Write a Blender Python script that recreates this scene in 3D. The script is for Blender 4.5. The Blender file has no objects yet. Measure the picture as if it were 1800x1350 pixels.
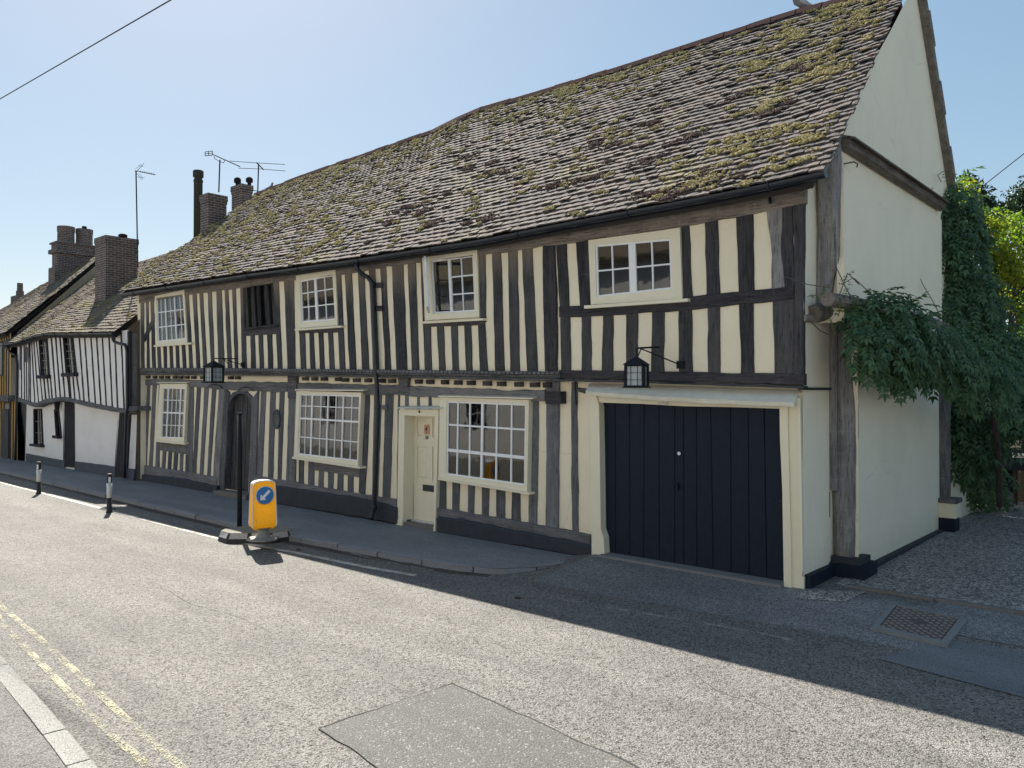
import bpy, bmesh, math, random
from math import sin, cos, pi, radians, atan, sqrt, floor
from mathutils import Vector, noise
from mathutils.geometry import tessellate_polygon
random.seed(7)
S = bpy.context.scene
V = Vector
# ---------------------------------------------------------------- camera, sky, sun
F, CX, CY = 1380.0, 900.0, 675.0
PITCH = atan(15 / F)
CAM = V((3.63, -9.19, 2.35))
RIGHT = V((.7444, .6677, 0)).normalized()
FH = V((-.6677, .7444, 0)).normalized()
FW = FH * cos(PITCH) + V((0, 0, 1)) * sin(PITCH)
UP = -FH * sin(PITCH) + V((0, 0, 1)) * cos(PITCH)
cd = bpy.data.cameras.new('camera'); cam = bpy.data.objects.new('camera', cd); S.collection.objects.link(cam)
from mathutils import Matrix
m = Matrix((RIGHT, UP, -FW)).transposed().to_4x4(); m.translation = CAM; cam.matrix_world = m
cd.sensor_fit = 'HORIZONTAL'; cd.sensor_width = 36; cd.lens = F / 1800 * 36; cd.clip_end = 2000; cd.clip_start = .05
S.camera = cam
SUN = V((-.9, .42, 1.0)).normalized()
w = bpy.data.worlds.new('World'); S.world = w; w.use_nodes = True
nt = w.node_tree; bg = nt.nodes['Background']
sk = nt.nodes.new('ShaderNodeTexSky'); sk.sky_type = 'NISHITA'; sk.sun_disc = False
sk.sun_elevation = math.asin(SUN.z); sk.sun_rotation = math.atan2(SUN.x, SUN.y)
sk.altitude = 0; sk.air_density = 1.0; sk.dust_density = .6; sk.ozone_density = 1.4
hg = nt.nodes.new('ShaderNodeGamma'); hg.inputs[1].default_value = .5   # flattens the sky's brightness range, which otherwise clips near the sun
nt.links.new(sk.outputs[0], hg.inputs[0]); hs = nt.nodes.new('ShaderNodeHueSaturation'); hs.inputs['Saturation'].default_value = 1.5; hs.inputs['Hue'].default_value = .491
nt.links.new(hg.outputs[0], hs.inputs['Color']); nt.links.new(hs.outputs[0], bg.inputs[0]); bg.inputs[1].default_value = .096
sl = bpy.data.lights.new('sun', 'SUN'); sl.energy = 3.4; sl.angle = radians(.5); sl.color = (1, .93, .82)
so = bpy.data.objects.new('sun', sl); S.collection.objects.link(so)
so.rotation_euler = SUN.to_track_quat('Z', 'Y').to_euler(); so.location = (-20, 10, 30)
S.view_settings.view_transform = 'Standard'; S.view_settings.look = 'None'
S.view_settings.exposure = 1.68; S.view_settings.gamma = 1
S.render.engine = 'CYCLES'

# ---------------------------------------------------------------- photo pixel (1800x1350) -> point on a real plane
def ray(x, y): return FW + RIGHT * ((x - CX) / F) - UP * ((y - CY) / F)
def onY(x, y, Y):
    d = ray(x, y); return CAM + d * ((Y - CAM.y) / d.y)
def onX(x, y, X):
    d = ray(x, y); return CAM + d * ((X - CAM.x) / d.x)
def onZ(x, y, Z):
    d = ray(x, y); return CAM + d * ((Z - CAM.z) / d.z)

# ---------------------------------------------------------------- materials
def newmat(name):
    m = bpy.data.materials.new(name); m.use_nodes = True
    nt = m.node_tree; return m, nt, nt.nodes['Principled BSDF']
def N(nt, t, **k):
    n = nt.nodes.new(t)
    for a, b in k.items(): setattr(n, a, b)
    return n
def pos(nt, scale=(1, 1, 1)):
    g = N(nt, 'ShaderNodeNewGeometry'); mp = N(nt, 'ShaderNodeMapping'); mp.inputs['Scale'].default_value = scale
    nt.links.new(g.outputs['Position'], mp.inputs[0]); return mp.outputs[0]
def noi(nt, vec, scale, detail=4, rough=.6, dist=0):
    n = N(nt, 'ShaderNodeTexNoise'); n.inputs['Scale'].default_value = scale; n.inputs['Detail'].default_value = detail
    n.inputs['Roughness'].default_value = rough; n.inputs['Distortion'].default_value = dist
    nt.links.new(vec, n.inputs['Vector']); return n.outputs['Fac']
def ramp(nt, fac, stops):
    r = N(nt, 'ShaderNodeValToRGB'); e = r.color_ramp.elements
    while len(e) < len(stops): e.new(.5)
    for el, (p, c) in zip(e, stops):
        el.position = p; el.color = (c[0], c[1], c[2], 1) if hasattr(c, '__len__') else (c, c, c, 1)
    nt.links.new(fac, r.inputs[0]); return r.outputs[0]
def mix(nt, fac, a, b, mode='MIX'):
    n = N(nt, 'ShaderNodeMix', data_type='RGBA', blend_type=mode)
    for s, v in ((n.inputs[0], fac), (n.inputs[6], a), (n.inputs[7], b)):
        if isinstance(v, (int, float)): s.default_value = v
        elif isinstance(v, tuple): s.default_value = (*v, 1)
        else: nt.links.new(v, s)
    return n.outputs[2]
def math_(nt, op, a, b=0, clamp=False):
    n = N(nt, 'ShaderNodeMath', operation=op, use_clamp=clamp)
    for i, v in enumerate((a, b)):
        if isinstance(v, (int, float)): n.inputs[i].default_value = v
        else: nt.links.new(v, n.inputs[i])
    return n.outputs[0]
def bump(nt, b, h, dist, strength=1):
    n = N(nt, 'ShaderNodeBump'); n.inputs['Distance'].default_value = dist; n.inputs['Strength'].default_value = strength
    nt.links.new(h, n.inputs['Height']); nt.links.new(n.outputs[0], b.inputs['Normal'])
def link(nt, a, b): nt.links.new(a, b)
def sepz(nt):
    g = N(nt, 'ShaderNodeNewGeometry'); s = N(nt, 'ShaderNodeSeparateXYZ'); nt.links.new(g.outputs['Position'], s.inputs[0]); return s
def orand(nt):
    o = N(nt, 'ShaderNodeObjectInfo'); return o.outputs['Random']

def plain(name, col, rough=.6, nscale=0, namp=.25, bd=0, metal=0, spec=.5):
    m, nt, b = newmat(name); b.inputs['Roughness'].default_value = rough; b.inputs['Metallic'].default_value = metal
    b.inputs['Specular IOR Level'].default_value = spec
    if nscale:
        f = noi(nt, pos(nt), nscale, 5)
        c = mix(nt, f, tuple(x * (1 - namp) for x in col), tuple(min(1, x * (1 + namp)) for x in col)); link(nt, c, b.inputs['Base Color'])
        if bd: bump(nt, b, f, bd)
    else: b.inputs['Base Color'].default_value = (*col, 1)
    return m
def wood(name, dark, light, axis='Z', fade=None, bal=.5):
    """weathered oak: grain along the axis, per-timber tone; fade=(z0,z1,colour) = bleached towards z1"""
    m, nt, b = newmat(name); b.inputs['Roughness'].default_value = .85; b.inputs['Specular IOR Level'].default_value = .25
    sc = {'Z': (45, 45, 2.6), 'X': (2.6, 45, 45), 'Y': (45, 2.6, 45)}[axis]
    g = noi(nt, pos(nt, sc), 1.0, 5, .7, .6)
    big = noi(nt, pos(nt, tuple(s ** .6 * .8 for s in sc)), 1.0, 3)
    t = math_(nt, 'ADD', math_(nt, 'MULTIPLY', g, .65), math_(nt, 'MULTIPLY', big, .45))
    t = math_(nt, 'ADD', t, math_(nt, 'MULTIPLY', math_(nt, 'SUBTRACT', orand(nt), .5), .22))
    c = ramp(nt, t, [(bal - .16, dark), (bal + .04, tuple((a + b_) / 2 for a, b_ in zip(dark, light))), (bal + .24, light)])
    cr = ramp(nt, noi(nt, pos(nt, tuple(s * 2.2 for s in sc)), 1.0, 2), [(.30, .25), (.40, 1.0)])
    c = mix(nt, 1, c, cr, 'MULTIPLY')
    sc2 = {'Z': (4, 4, 26), 'X': (26, 4, 4), 'Y': (4, 26, 4)}[axis]
    c = mix(nt, ramp(nt, noi(nt, pos(nt, sc2), 1.0, 4, .75), [(.56, 0), (.75, .22)]), c, tuple(x * 1.7 + .02 for x in light))
    if fade:
        z = sepz(nt).outputs[2]
        f = math_(nt, 'DIVIDE', math_(nt, 'SUBTRACT', math_(nt, 'ADD', z, math_(nt, 'MULTIPLY', big, .5)), fade[0]), fade[1] - fade[0], True)
        c = mix(nt, f, c, mix(nt, g, tuple(x * .6 for x in fade[2]), tuple(x * 1.3 for x in fade[2])))
    link(nt, c, b.inputs['Base Color']); bump(nt, b, math_(nt, 'ADD', g, math_(nt, 'MULTIPLY', cr, .8)), .006)
    return m
def plaster(name, col):
    m, nt, b = newmat(name); b.inputs['Roughness'].default_value = .9; b.inputs['Specular IOR Level'].default_value = .2
    p = pos(nt); f = noi(nt, p, 1.3, 5, .55); st = noi(nt, pos(nt, (5, 5, .5)), 1.5, 4)
    c = mix(nt, f, tuple(x * .93 for x in col), tuple(min(1, x * 1.05) for x in col))
    c = mix(nt, ramp(nt, st, [(.55, 0), (.85, .16)]), c, tuple(x * .72 for x in col))
    c = mix(nt, ramp(nt, noi(nt, p, 22, 2), [(.68, 0), (.74, .5)]), c, tuple(x * .85 for x in col))
    crk = N(nt, 'ShaderNodeTexVoronoi', feature='DISTANCE_TO_EDGE'); crk.inputs['Scale'].default_value = .8
    wv = N(nt, 'ShaderNodeMixRGB'); wv.inputs[0].default_value = .25; link(nt, p, wv.inputs[1]); nn_ = N(nt, 'ShaderNodeTexNoise'); nn_.inputs['Scale'].default_value = 2.5; nn_.inputs['Detail'].default_value = 5; link(nt, p, nn_.inputs['Vector']); link(nt, nn_.outputs['Color'], wv.inputs[2]); link(nt, wv.outputs[0], crk.inputs['Vector'])
    ck = ramp(nt, crk.outputs['Distance'], [(.0, .55), (.0045, 0)]); ck = math_(nt, 'MULTIPLY', ck, ramp(nt, noi(nt, p, .7, 2), [(.52, 0), (.62, 1)])); c = mix(nt, ck, c, tuple(x * .5 for x in col))
    c = mix(nt, ramp(nt, noi(nt, p, .55, 5, .7), [(.5, 0), (.72, .4)]), c, (col[0] * .80, col[1] * .84, col[2] * .84))
    z = sepz(nt).outputs[2]   # splashed dirt along the foot of the wall
    d = math_(nt, 'MULTIPLY', math_(nt, 'SUBTRACT', .55, z, True), math_(nt, 'MULTIPLY', noi(nt, p, 9, 5), 1.5), True)
    c = mix(nt, d, c, tuple(x * .62 for x in col)); link(nt, c, b.inputs['Base Color'])
    h = math_(nt, 'ADD', noi(nt, p, 7, 4), math_(nt, 'MULTIPLY', noi(nt, p, 90, 3), .12)); bump(nt, b, h, .012)
    return m
def tarmac(name, base, chips, lo, hi, scale=70, bd=.006, big=.25, rough=.75):
    m, nt, b = newmat(name); b.inputs['Roughness'].default_value = rough; b.inputs['Specular IOR Level'].default_value = .25
    p = pos(nt)
    v = N(nt, 'ShaderNodeTexVoronoi'); v.inputs['Scale'].default_value = scale; link(nt, p, v.inputs['Vector'])
    v2 = N(nt, 'ShaderNodeTexVoronoi'); v2.inputs['Scale'].default_value = scale * .55; link(nt, p, v2.inputs['Vector'])
    sepc = N(nt, 'ShaderNodeSeparateColor'); link(nt, v.outputs['Color'], sepc.inputs[0])
    sepd = N(nt, 'ShaderNodeSeparateColor'); link(nt, v2.outputs['Color'], sepd.inputs[0])
    t = math_(nt, 'ADD', math_(nt, 'MULTIPLY', sepc.outputs[0], .6), math_(nt, 'MULTIPLY', sepd.outputs[1], .4))
    c = ramp(nt, t, [(lo, base), ((lo + hi) / 2, tuple((a + 2 * b_) / 3 for a, b_ in zip(base, chips))), (hi, chips)])
    L = noi(nt, p, .9, 6, .62); c = mix(nt, 1, c, mix(nt, L, (1 - big,) * 3, (1 + big,) * 3), 'MULTIPLY')
    L2 = noi(nt, pos(nt, (.22, 1.5, 1)), 1.3, 4); c = mix(nt, 1, c, mix(nt, L2, (.58,) * 3, (1.42,) * 3), 'MULTIPLY')
    sp = ramp(nt, noi(nt, p, 5.5, 2, .5), [(.70, 1), (.76, .72)]); c = mix(nt, 1, c, sp, 'MULTIPLY')
    gap = ramp(nt, v.outputs['Distance'], [(.25, 1), (.75, .45)]); c = mix(nt, 1, c, gap, 'MULTIPLY')
    link(nt, c, b.inputs['Base Color'])
    bump(nt, b, math_(nt, 'SUBTRACT', 1, v.outputs['Distance']), bd)
    return m
def worn(name, col, under, thr, rough=.7):
    """worn road paint: the paint has holes where the asphalt below shows (transparent there)"""
    m, nt, b = newmat(name); b.inputs['Roughness'].default_value = rough
    p = pos(nt); f = noi(nt, p, 85, 3, .9); g = noi(nt, p, 5, 4)
    t = math_(nt, 'ADD', f, math_(nt, 'MULTIPLY', math_(nt, 'SUBTRACT', g, .5), .55))
    a = ramp(nt, t, [(thr - .02, 0), (thr + .03, 1)]); link(nt, a, b.inputs['Alpha'])
    link(nt, mix(nt, noi(nt, p, 40, 3), tuple(x * .8 for x in col), col), b.inputs['Base Color'])
    return m
def brick(name, c1, c2, mortar, axis='X'):
    m, nt, b = newmat(name); b.inputs['Roughness'].default_value = .9
    g = N(nt, 'ShaderNodeNewGeometry'); s = N(nt, 'ShaderNodeSeparateXYZ'); link(nt, g.outputs['Position'], s.inputs[0])
    cb = N(nt, 'ShaderNodeCombineXYZ'); link(nt, math_(nt, 'ADD', s.outputs[0], s.outputs[1]), cb.inputs[0]); link(nt, s.outputs[2], cb.inputs[1])
    t = N(nt, 'ShaderNodeTexBrick'); link(nt, cb.outputs[0], t.inputs['Vector']); t.inputs['Scale'].default_value = 1
    t.inputs['Brick Width'].default_value = .23; t.inputs['Row Height'].default_value = .075; t.inputs['Mortar Size'].default_value = .008
    t.inputs['Color1'].default_value = (*c1, 1); t.inputs['Color2'].default_value = (*c2, 1); t.inputs['Mortar'].default_value = (*mortar, 1)
    f = noi(nt, pos(nt), 5, 5); c = mix(nt, 1, t.outputs[0], mix(nt, f, (.45,) * 3, (1.35,) * 3), 'MULTIPLY'); link(nt, c, b.inputs['Base Color'])
    bump(nt, b, t.outputs['Fac'], -.01); return m
def tilemat(name, cols, moss=.5):
    m, nt, b = newmat(name); b.inputs['Roughness'].default_value = .88; b.inputs['Specular IOR Level'].default_value = .3
    g = N(nt, 'ShaderNodeNewGeometry'); r = g.outputs['Random Per Island']
    c = ramp(nt, r, [(i / (len(cols) - 1), x) for i, x in enumerate(cols)])
    p = pos(nt); f = noi(nt, p, 30, 5, .7); c = mix(nt, 1, c, mix(nt, f, (.45,) * 3, (1.5,) * 3), 'MULTIPLY')
    lich = ramp(nt, noi(nt, p, 12, 5, .75), [(.56, 0), (.66, .7)])
    c = mix(nt, lich, c, (.28, .275, .235))
    big = noi(nt, p, .8, 4, .6); fine = noi(nt, p, 17, 4, .8)
    t = math_(nt, 'ADD', math_(nt, 'MULTIPLY', big, .55), math_(nt, 'MULTIPLY', fine, .5))
    c = mix(nt, ramp(nt, t, [(moss, 0), (moss + .06, .85)]), c, mix(nt, f, (.14, .125, .05), (.36, .33, .14)))
    link(nt, c, b.inputs['Base Color']); bump(nt, b, math_(nt, 'ADD', f, fine), .012); return m
def leafmat(name, c1, c2, tr):
    m = bpy.data.materials.new(name); m.use_nodes = True; nt = m.node_tree; b = nt.nodes['Principled BSDF']
    g = N(nt, 'ShaderNodeNewGeometry'); c = mix(nt, g.outputs['Random Per Island'], c1, c2)
    link(nt, c, b.inputs['Base Color']); b.inputs['Roughness'].default_value = .5; b.inputs['Specular IOR Level'].default_value = .35
    t = N(nt, 'ShaderNodeBsdfTranslucent'); link(nt, mix(nt, 1, c, (1.3, 1.5, .6), 'MULTIPLY'), t.inputs[0])
    x = N(nt, 'ShaderNodeMixShader'); x.inputs[0].default_value = tr
    link(nt, b.outputs[0], x.inputs[1]); link(nt, t.outputs[0], x.inputs[2]); link(nt, x.outputs[0], nt.nodes['Material Output'].inputs[0]); return m
def glassmat(name):
    m = bpy.data.materials.new(name); m.use_nodes = True; nt = m.node_tree; nt.nodes.remove(nt.nodes['Principled BSDF'])
    t = N(nt, 'ShaderNodeBsdfTransparent'); t.inputs[0].default_value = (.86, .9, .9, 1); g = N(nt, 'ShaderNodeBsdfGlossy'); g.inputs['Roughness'].default_value = .03
    f = N(nt, 'ShaderNodeFresnel'); f.inputs[0].default_value = 2.0
    bp = N(nt, 'ShaderNodeBump'); bp.inputs['Distance'].default_value = .0012; link(nt, noi(nt, pos(nt), 5, 1), bp.inputs['Height'])
    link(nt, bp.outputs[0], g.inputs['Normal'])
    x = N(nt, 'ShaderNodeMixShader'); link(nt, f.outputs[0], x.inputs[0]); link(nt, t.outputs[0], x.inputs[1]); link(nt, g.outputs[0], x.inputs[2])
    link(nt, x.outputs[0], nt.nodes['Material Output'].inputs[0]); return m

CREAM = (.91, .82, .62)
M = {
 'plaster': plaster('cream limewash', CREAM), 'gable': plaster('pale limewash', (.93, .84, .67)),
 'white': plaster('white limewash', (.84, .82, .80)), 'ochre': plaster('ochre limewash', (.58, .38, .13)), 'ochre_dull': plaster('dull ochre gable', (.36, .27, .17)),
 'stud_up': wood('blackened oak studs', (.022, .023, .028), (.10, .098, .10), 'Z', (4.3, 5.0, (.24, .20, .165))),
 'stud_bay': wood('dark oak studs', (.022, .022, .027), (.10, .095, .098), 'Z'),
 'stud_low': wood('grey weathered studs', (.05, .053, .062), (.20, .20, .21), 'Z'),
 'rail': wood('grey weathered rail', (.055, .058, .066), (.23, .225, .23), 'X'),
 'rail_dark': wood('dark oak rail', (.025, .025, .032), (.10, .09, .095), 'X'),
 'plate': wood('bleached wall plate', (.12, .105, .09), (.40, .36, .31), 'X'),
 'post': wood('grey oak post', (.07, .068, .07), (.34, .325, .32), 'Z'),
 'gable_rail': wood('brown gable rail', (.09, .078, .066), (.30, .265, .23), 'Y'),
 'door_oak': wood('old oak door', (.04, .04, .045), (.14, .135, .135), 'Z'),
 'joist': wood('joist ends', (.03, .03, .035), (.11, .10, .10), 'Y'),
 'stud_cot': wood('thin black studs', (.012, .012, .018), (.05, .045, .05), 'Z'),
 'stud_och': wood('brown studs', (.04, .035, .03), (.11, .10, .09), 'Z'),
 'hood': plain('chalky cream hood paint', (.74, .71, .60), .8, 9, .18, .006), 'creampaint': plain('cream paint', (.82, .76, .58), .45, 6, .06, .003),
 'whitepaint': plain('white gloss paint', (.86, .87, .88), .3, 14, .04),
 'blackpaint': plain('black gloss paint', (.008, .013, .024), .35, 8, .3),
 'navy': plain('black garage paint', (.010, .017, .032), .6, 9, .35, .003, spec=.2),
 'plinth': plain('black bitumen plinth', (.026, .032, .042), .75, 5, .4, .02),
 'greyplinth': plain('grey painted plinth', (.07, .08, .10), .8, 5, .3, .01),
 'iron': plain('black iron', (.014, .016, .020), .8, 20, .3, .001, spec=.25),
 'leadwhite': plain('flaking lead paint', (.62, .64, .60), .6, 25, .35, .006),
 'glass': glassmat('window glass'),
 'room': plain('dim room', (.12, .12, .125), .95), 'curtain': plain('net curtain', (.62, .62, .60), .9, 4, .1),
 'voile': plain('grey voile', (.30, .31, .31), .9, 3, .35), 'curtain_navy': plain('dark curtain', (.05, .05, .06), .9), 'curtain_dark': plain('brown curtain', (.17, .155, .14), .9, 4, .2), 'boards': wood('black shutter boards', (.012, .012, .016), (.12, .115, .11), 'Z', None, .58),
 'stone': plain('worn stone step', (.16, .15, .14), .9, 14, .3, .01),
 'tile': tilemat('old clay tiles', [(.065, .058, .062), (.10, .086, .084), (.14, .118, .11), (.11, .10, .10), (.17, .13, .115), (.085, .076, .08)], .585),
 'tile_far': tilemat('far clay tiles', [(.09, .075, .062), (.15, .125, .10), (.20, .165, .13), (.12, .10, .085)], .575),
 'underlay': plain('roof boarding', (.03, .026, .024), .95), 'moss': plain('roof moss', (.35, .29, .12), 1, 45, .8, .02), 'sedum': plain('dead brown moss', (.085, .05, .04), 1, 30, .5, .02),
 'ridge': plain('red ridge tile', (.20, .11, .085), .9, 12, .4, .01),
 'brick': brick('sooty brick', (.085, .06, .055), (.17, .105, .085), (.40, .37, .34)),
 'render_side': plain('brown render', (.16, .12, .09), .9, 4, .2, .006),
 'road': tarmac('chipped asphalt', (.018, .0175, .017), (.335, .325, .305), .03, .85, 84, .008, .28),
 'pave': tarmac('dark footway asphalt', (.21, .22, .235), (.38, .39, .41), .25, .95, 130, .002, .2),
 'pave_near': tarmac('near footway asphalt', (.09, .088, .083), (.29, .285, .27), .2, .95, 120, .004, .2),
 'patch': tarmac('smooth patch asphalt', (.14, .14, .133), (.33, .33, .31), .74, .97, 75, .004, .12),
 'patch_dark': tarmac('dark patch asphalt', (.20, .215, .23), (.25, .265, .28), .3, .95, 130, .0015, .15),
 'apron': tarmac('worn apron asphalt', (.14, .145, .15), (.42, .42, .42), .25, .95, 100, .004, .3),
 'gravel': tarmac('driveway gravel', (.17, .16, .155), (.85, .80, .76), .3, 1.0, 60, .02, .25),
 'grit': tarmac('loose gutter grit', (.05, .045, .04), (.20, .17, .14), .2, 1.0, 80, .012, .3),
 'kerb_stone': tarmac('granite kerb', (.20, .20, .19), (.40, .40, .38), .1, .7, 140, .0015, .15), 'kerb_far': plain('worn grey kerb', (.22, .225, .24), .8, 40, .35, .004),
 'crack': plain('tar joint', (.04, .04, .04), .9), 'yellow_line': worn('worn yellow line', (.52, .49, .31), None, .55),
 'grey_line': worn('worn pale line', (.42, .41, .36), None, .53), 'white_line': worn('worn white line', (.62, .58, .50), None, .44),
 'cast_gap': plain('cover grooves', (.085, .075, .07), .9), 'cast': plain('cast iron cover', (.20, .17, .16), .7, 30, .35, .002), 'concrete': plain('concrete surround', (.19, .195, .195), .9, 25, .3, .004),
 'rubber': plain('black rubber', (.022, .022, .022), .7, 10, .5, .003), 'greyrubber': plain('dusty rubber top', (.19, .18, .15), .9, 12, .3, .003),
 'reflect': plain('dirty white reflector', (.36, .36, .36), .5, 18, .35), 'boll_white': plain('white bollard sleeve', (.62, .62, .60), .5, 25, .12),
 'blue': plain('blue sign face', (.03, .17, .45), .4), 'signwhite': plain('white sign face', (.78, .79, .8), .4),
 'beacon_grey': plain('pale grey plastic', (.24, .23, .21), .6, 14, .2),
 'flue': plain('painted steel flue', (.05, .052, .04), .8, 6, .25, spec=.2), 'alu': plain('aerial metal', (.05, .05, .055), .95, spec=.05),
 'terracotta': plain('orange tile plaque', (.62, .33, .19), .5), 'black': plain('black lettering', (.01, .01, .01), .5),
 'leaf_w': leafmat('wisteria leaves', (.034, .082, .05), (.115, .20, .10), .3), 'leaf_t': leafmat('tree leaves', (.08, .15, .025), (.22, .29, .06), .5),
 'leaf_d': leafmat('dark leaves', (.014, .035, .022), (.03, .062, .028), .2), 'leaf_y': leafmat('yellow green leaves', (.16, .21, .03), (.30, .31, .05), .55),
 'leaf_r': leafmat('bronze leaves', (.16, .08, .03), (.3, .13, .05), .4),
 'bark': wood('bark', (.04, .035, .03), (.12, .10, .085), 'Z'), 'twig': plain('grey twig', (.13, .11, .09), .9),
 'feather': plain('grey feathers', (.17, .17, .19), .8, 25, .25), 'feather_pale': plain('pale feathers', (.35, .34, .35), .8, 25, .2),
 'frost': plain('dusty lantern glass', (.42, .46, .48), .35, 9, .15), 'fence': wood('dark creosoted boards', (.012, .012, .014), (.04, .036, .034), 'Z'),
 'signcream': plain('cream sign board', (.45, .43, .33), .7, 6, .15),
}
# beacon plastic lets the sun through
def beaconmat():
    m, nt, b = newmat('yellow beacon plastic'); p = pos(nt)
    c = mix(nt, noi(nt, p, 3, 3), (.90, .55, .025), (.96, .64, .04))
    d = ramp(nt, noi(nt, pos(nt, (14, 14, 5)), 1.2, 5, .75, 1.5), [(.62, 0), (.68, .9)]); c = mix(nt, d, c, (.16, .09, .02))
    link(nt, c, b.inputs['Base Color']); b.inputs['Roughness'].default_value = .45
    t = N(nt, 'ShaderNodeBsdfTranslucent'); link(nt, c, t.inputs[0]); x = N(nt, 'ShaderNodeMixShader'); x.inputs[0].default_value = .45
    link(nt, b.outputs[0], x.inputs[1]); link(nt, t.outputs[0], x.inputs[2]); link(nt, x.outputs[0], nt.nodes['Material Output'].inputs[0]); return m
M['beacon'] = beaconmat()

# ---------------------------------------------------------------- object helpers
def thing(name, label, cat, loc=(0, 0, 0), group=None):
    o = bpy.data.objects.new(name, None); S.collection.objects.link(o); o.location = loc; o.empty_display_size = .2
    o['label'] = label; o['category'] = cat
    if group: o['group'] = group
    return o
def rootloc(p):
    while p.parent: p = p.parent
    return p.location
class MB:
    def __init__(s): s.v = []; s.f = []; s.mi = []; s.k = 0
    def add(s, vs, fs, k=None):
        o = len(s.v); s.v += [tuple(x) for x in vs]; s.f += [tuple(i + o for i in f) for f in fs]; s.mi += [s.k if k is None else k] * len(fs)
    def hexa(s, a, b, k=None):
        """a,b = two quads (4 pts each) joined into a block"""
        s.add(list(a) + list(b), [(0, 3, 2, 1), (4, 5, 6, 7), (0, 1, 5, 4), (1, 2, 6, 5), (2, 3, 7, 6), (3, 0, 4, 7)], k)
    def box(s, lo, hi, k=None):
        (x0, y0, z0), (x1, y1, z1) = lo, hi
        s.hexa([(x0, y0, z0), (x1, y0, z0), (x1, y1, z0), (x0, y1, z0)], [(x0, y0, z1), (x1, y0, z1), (x1, y1, z1), (x0, y1, z1)], k)
    def tube(s, pts, r, n=8, k=None, cap=True, sq=None):
        pts = [V(p) for p in pts]; rs = r if hasattr(r, '__len__') else [r] * len(pts); rings = []; ref = None; vs = []
        for i, p in enumerate(pts):
            t = (pts[min(i + 1, len(pts) - 1)] - pts[max(i - 1, 0)]).normalized()
            if ref is None: ref = V((0, 0, 1)) if abs(t.z) < .9 else V((1, 0, 0))
            u = t.cross(ref).normalized(); ref = u.cross(t).normalized()
            for j in range(n):
                a = 2 * pi * (j + .5) / n; vs.append(p + (u * cos(a) * (sq or 1) + ref * sin(a)) * rs[i])
        fs = [(i * n + j, i * n + (j + 1) % n, (i + 1) * n + (j + 1) % n, (i + 1) * n + j) for i in range(len(pts) - 1) for j in range(n)]
        if cap: fs += [tuple(range(n))[::-1], tuple((len(pts) - 1) * n + j for j in range(n))]
        s.add(vs, fs, k)
    def lathe(s, c, prof, n=16, k=None):
        c = V(c); vs = [c + V((r * cos(2 * pi * j / n), r * sin(2 * pi * j / n), z)) for r, z in prof for j in range(n)]
        fs = [(i * n + j, i * n + (j + 1) % n, (i + 1) * n + (j + 1) % n, (i + 1) * n + j) for i in range(len(prof) - 1) for j in range(n)]
        fs += [tuple(range(n))[::-1], tuple((len(prof) - 1) * n + j for j in range(n))]; s.add(vs, fs, k)
    def poly(s, outer, holes=(), k=None):
        """filled polygon with holes from 3D loops in one plane"""
        loops = [[V(p) for p in outer]] + [[V(p) for p in h] for h in holes]
        tri = tessellate_polygon(loops); flat = [p for l in loops for p in l]; s.add(flat, [tuple(t) for t in tri], k)
    def prism(s, outer, off, holes=(), k=None):
        """polygon with holes extruded by the vector off"""
        off = V(off); loops = [[V(p) for p in outer]] + [[V(p) for p in h] for h in holes]
        tri = tessellate_polygon(loops); flat = [p for l in loops for p in l]; n = len(flat)
        fs = [tuple(t) for t in tri] + [tuple(i + n for i in t[::-1]) for t in tri]; o = 0
        for l in loops:
            fs += [(o + i, o + (i + 1) % len(l), n + o + (i + 1) % len(l), n + o + i) for i in range(len(l))]; o += len(l)
        s.add(flat + [p + off for p in flat], fs, k)
    def build(s, name, mats, parent=None, smooth=False, fix=True):
        me = bpy.data.meshes.new(name); off = rootloc(parent) if parent else V((0, 0, 0))
        me.from_pydata([(x - off.x, y - off.y, z - off.z) for x, y, z in s.v], [], s.f)
        for m in (mats if isinstance(mats, (list, tuple)) else [mats]): me.materials.append(M[m] if isinstance(m, str) else m)
        if any(s.mi): me.polygons.foreach_set('material_index', s.mi)
        if fix:
            bm = bmesh.new(); bm.from_mesh(me); bmesh.ops.recalc_face_normals(bm, faces=bm.faces); bm.to_mesh(me); bm.free()
        if smooth: me.polygons.foreach_set('use_smooth', [True] * len(me.polygons))
        o = bpy.data.objects.new(name, me); S.collection.objects.link(o)
        if parent: o.parent = parent
        return o
def tag(o, label=None, cat=None, group=None, kind=None):
    for k_, v_ in (('label', label), ('category', cat), ('group', group), ('kind', kind)):
        if v_: o[k_] = v_
    return o
def struct(name, mb, mat, kind='structure', **k): return tag(mb.build(name, mat, **k), kind=kind)
def lerp(a, b, t): return a + (b - a) * t
def pl(pts, x):
    """piecewise-linear y(x)"""
    if x <= pts[0][0]: a, b = pts[0], pts[1]
    elif x >= pts[-1][0]: a, b = pts[-2], pts[-1]
    else:
        for a, b in zip(pts, pts[1:]):
            if a[0] <= x <= b[0]: break
    return a[1] + (b[1] - a[1]) * (x - a[0]) / (b[0] - a[0])
def resample(pts, n):
    L = [0]
    for a, b in zip(pts, pts[1:]): L.append(L[-1] + (V(b) - V(a)).length)
    out = []
    for i in range(n):
        t = L[-1] * i / (n - 1)
        for j in range(len(pts) - 1):
            if t <= L[j + 1] + 1e-9: break
        out.append(V(pts[j]).lerp(V(pts[j + 1]), (t - L[j]) / max(1e-9, L[j + 1] - L[j])))
    return out
_sid = [0]
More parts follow.
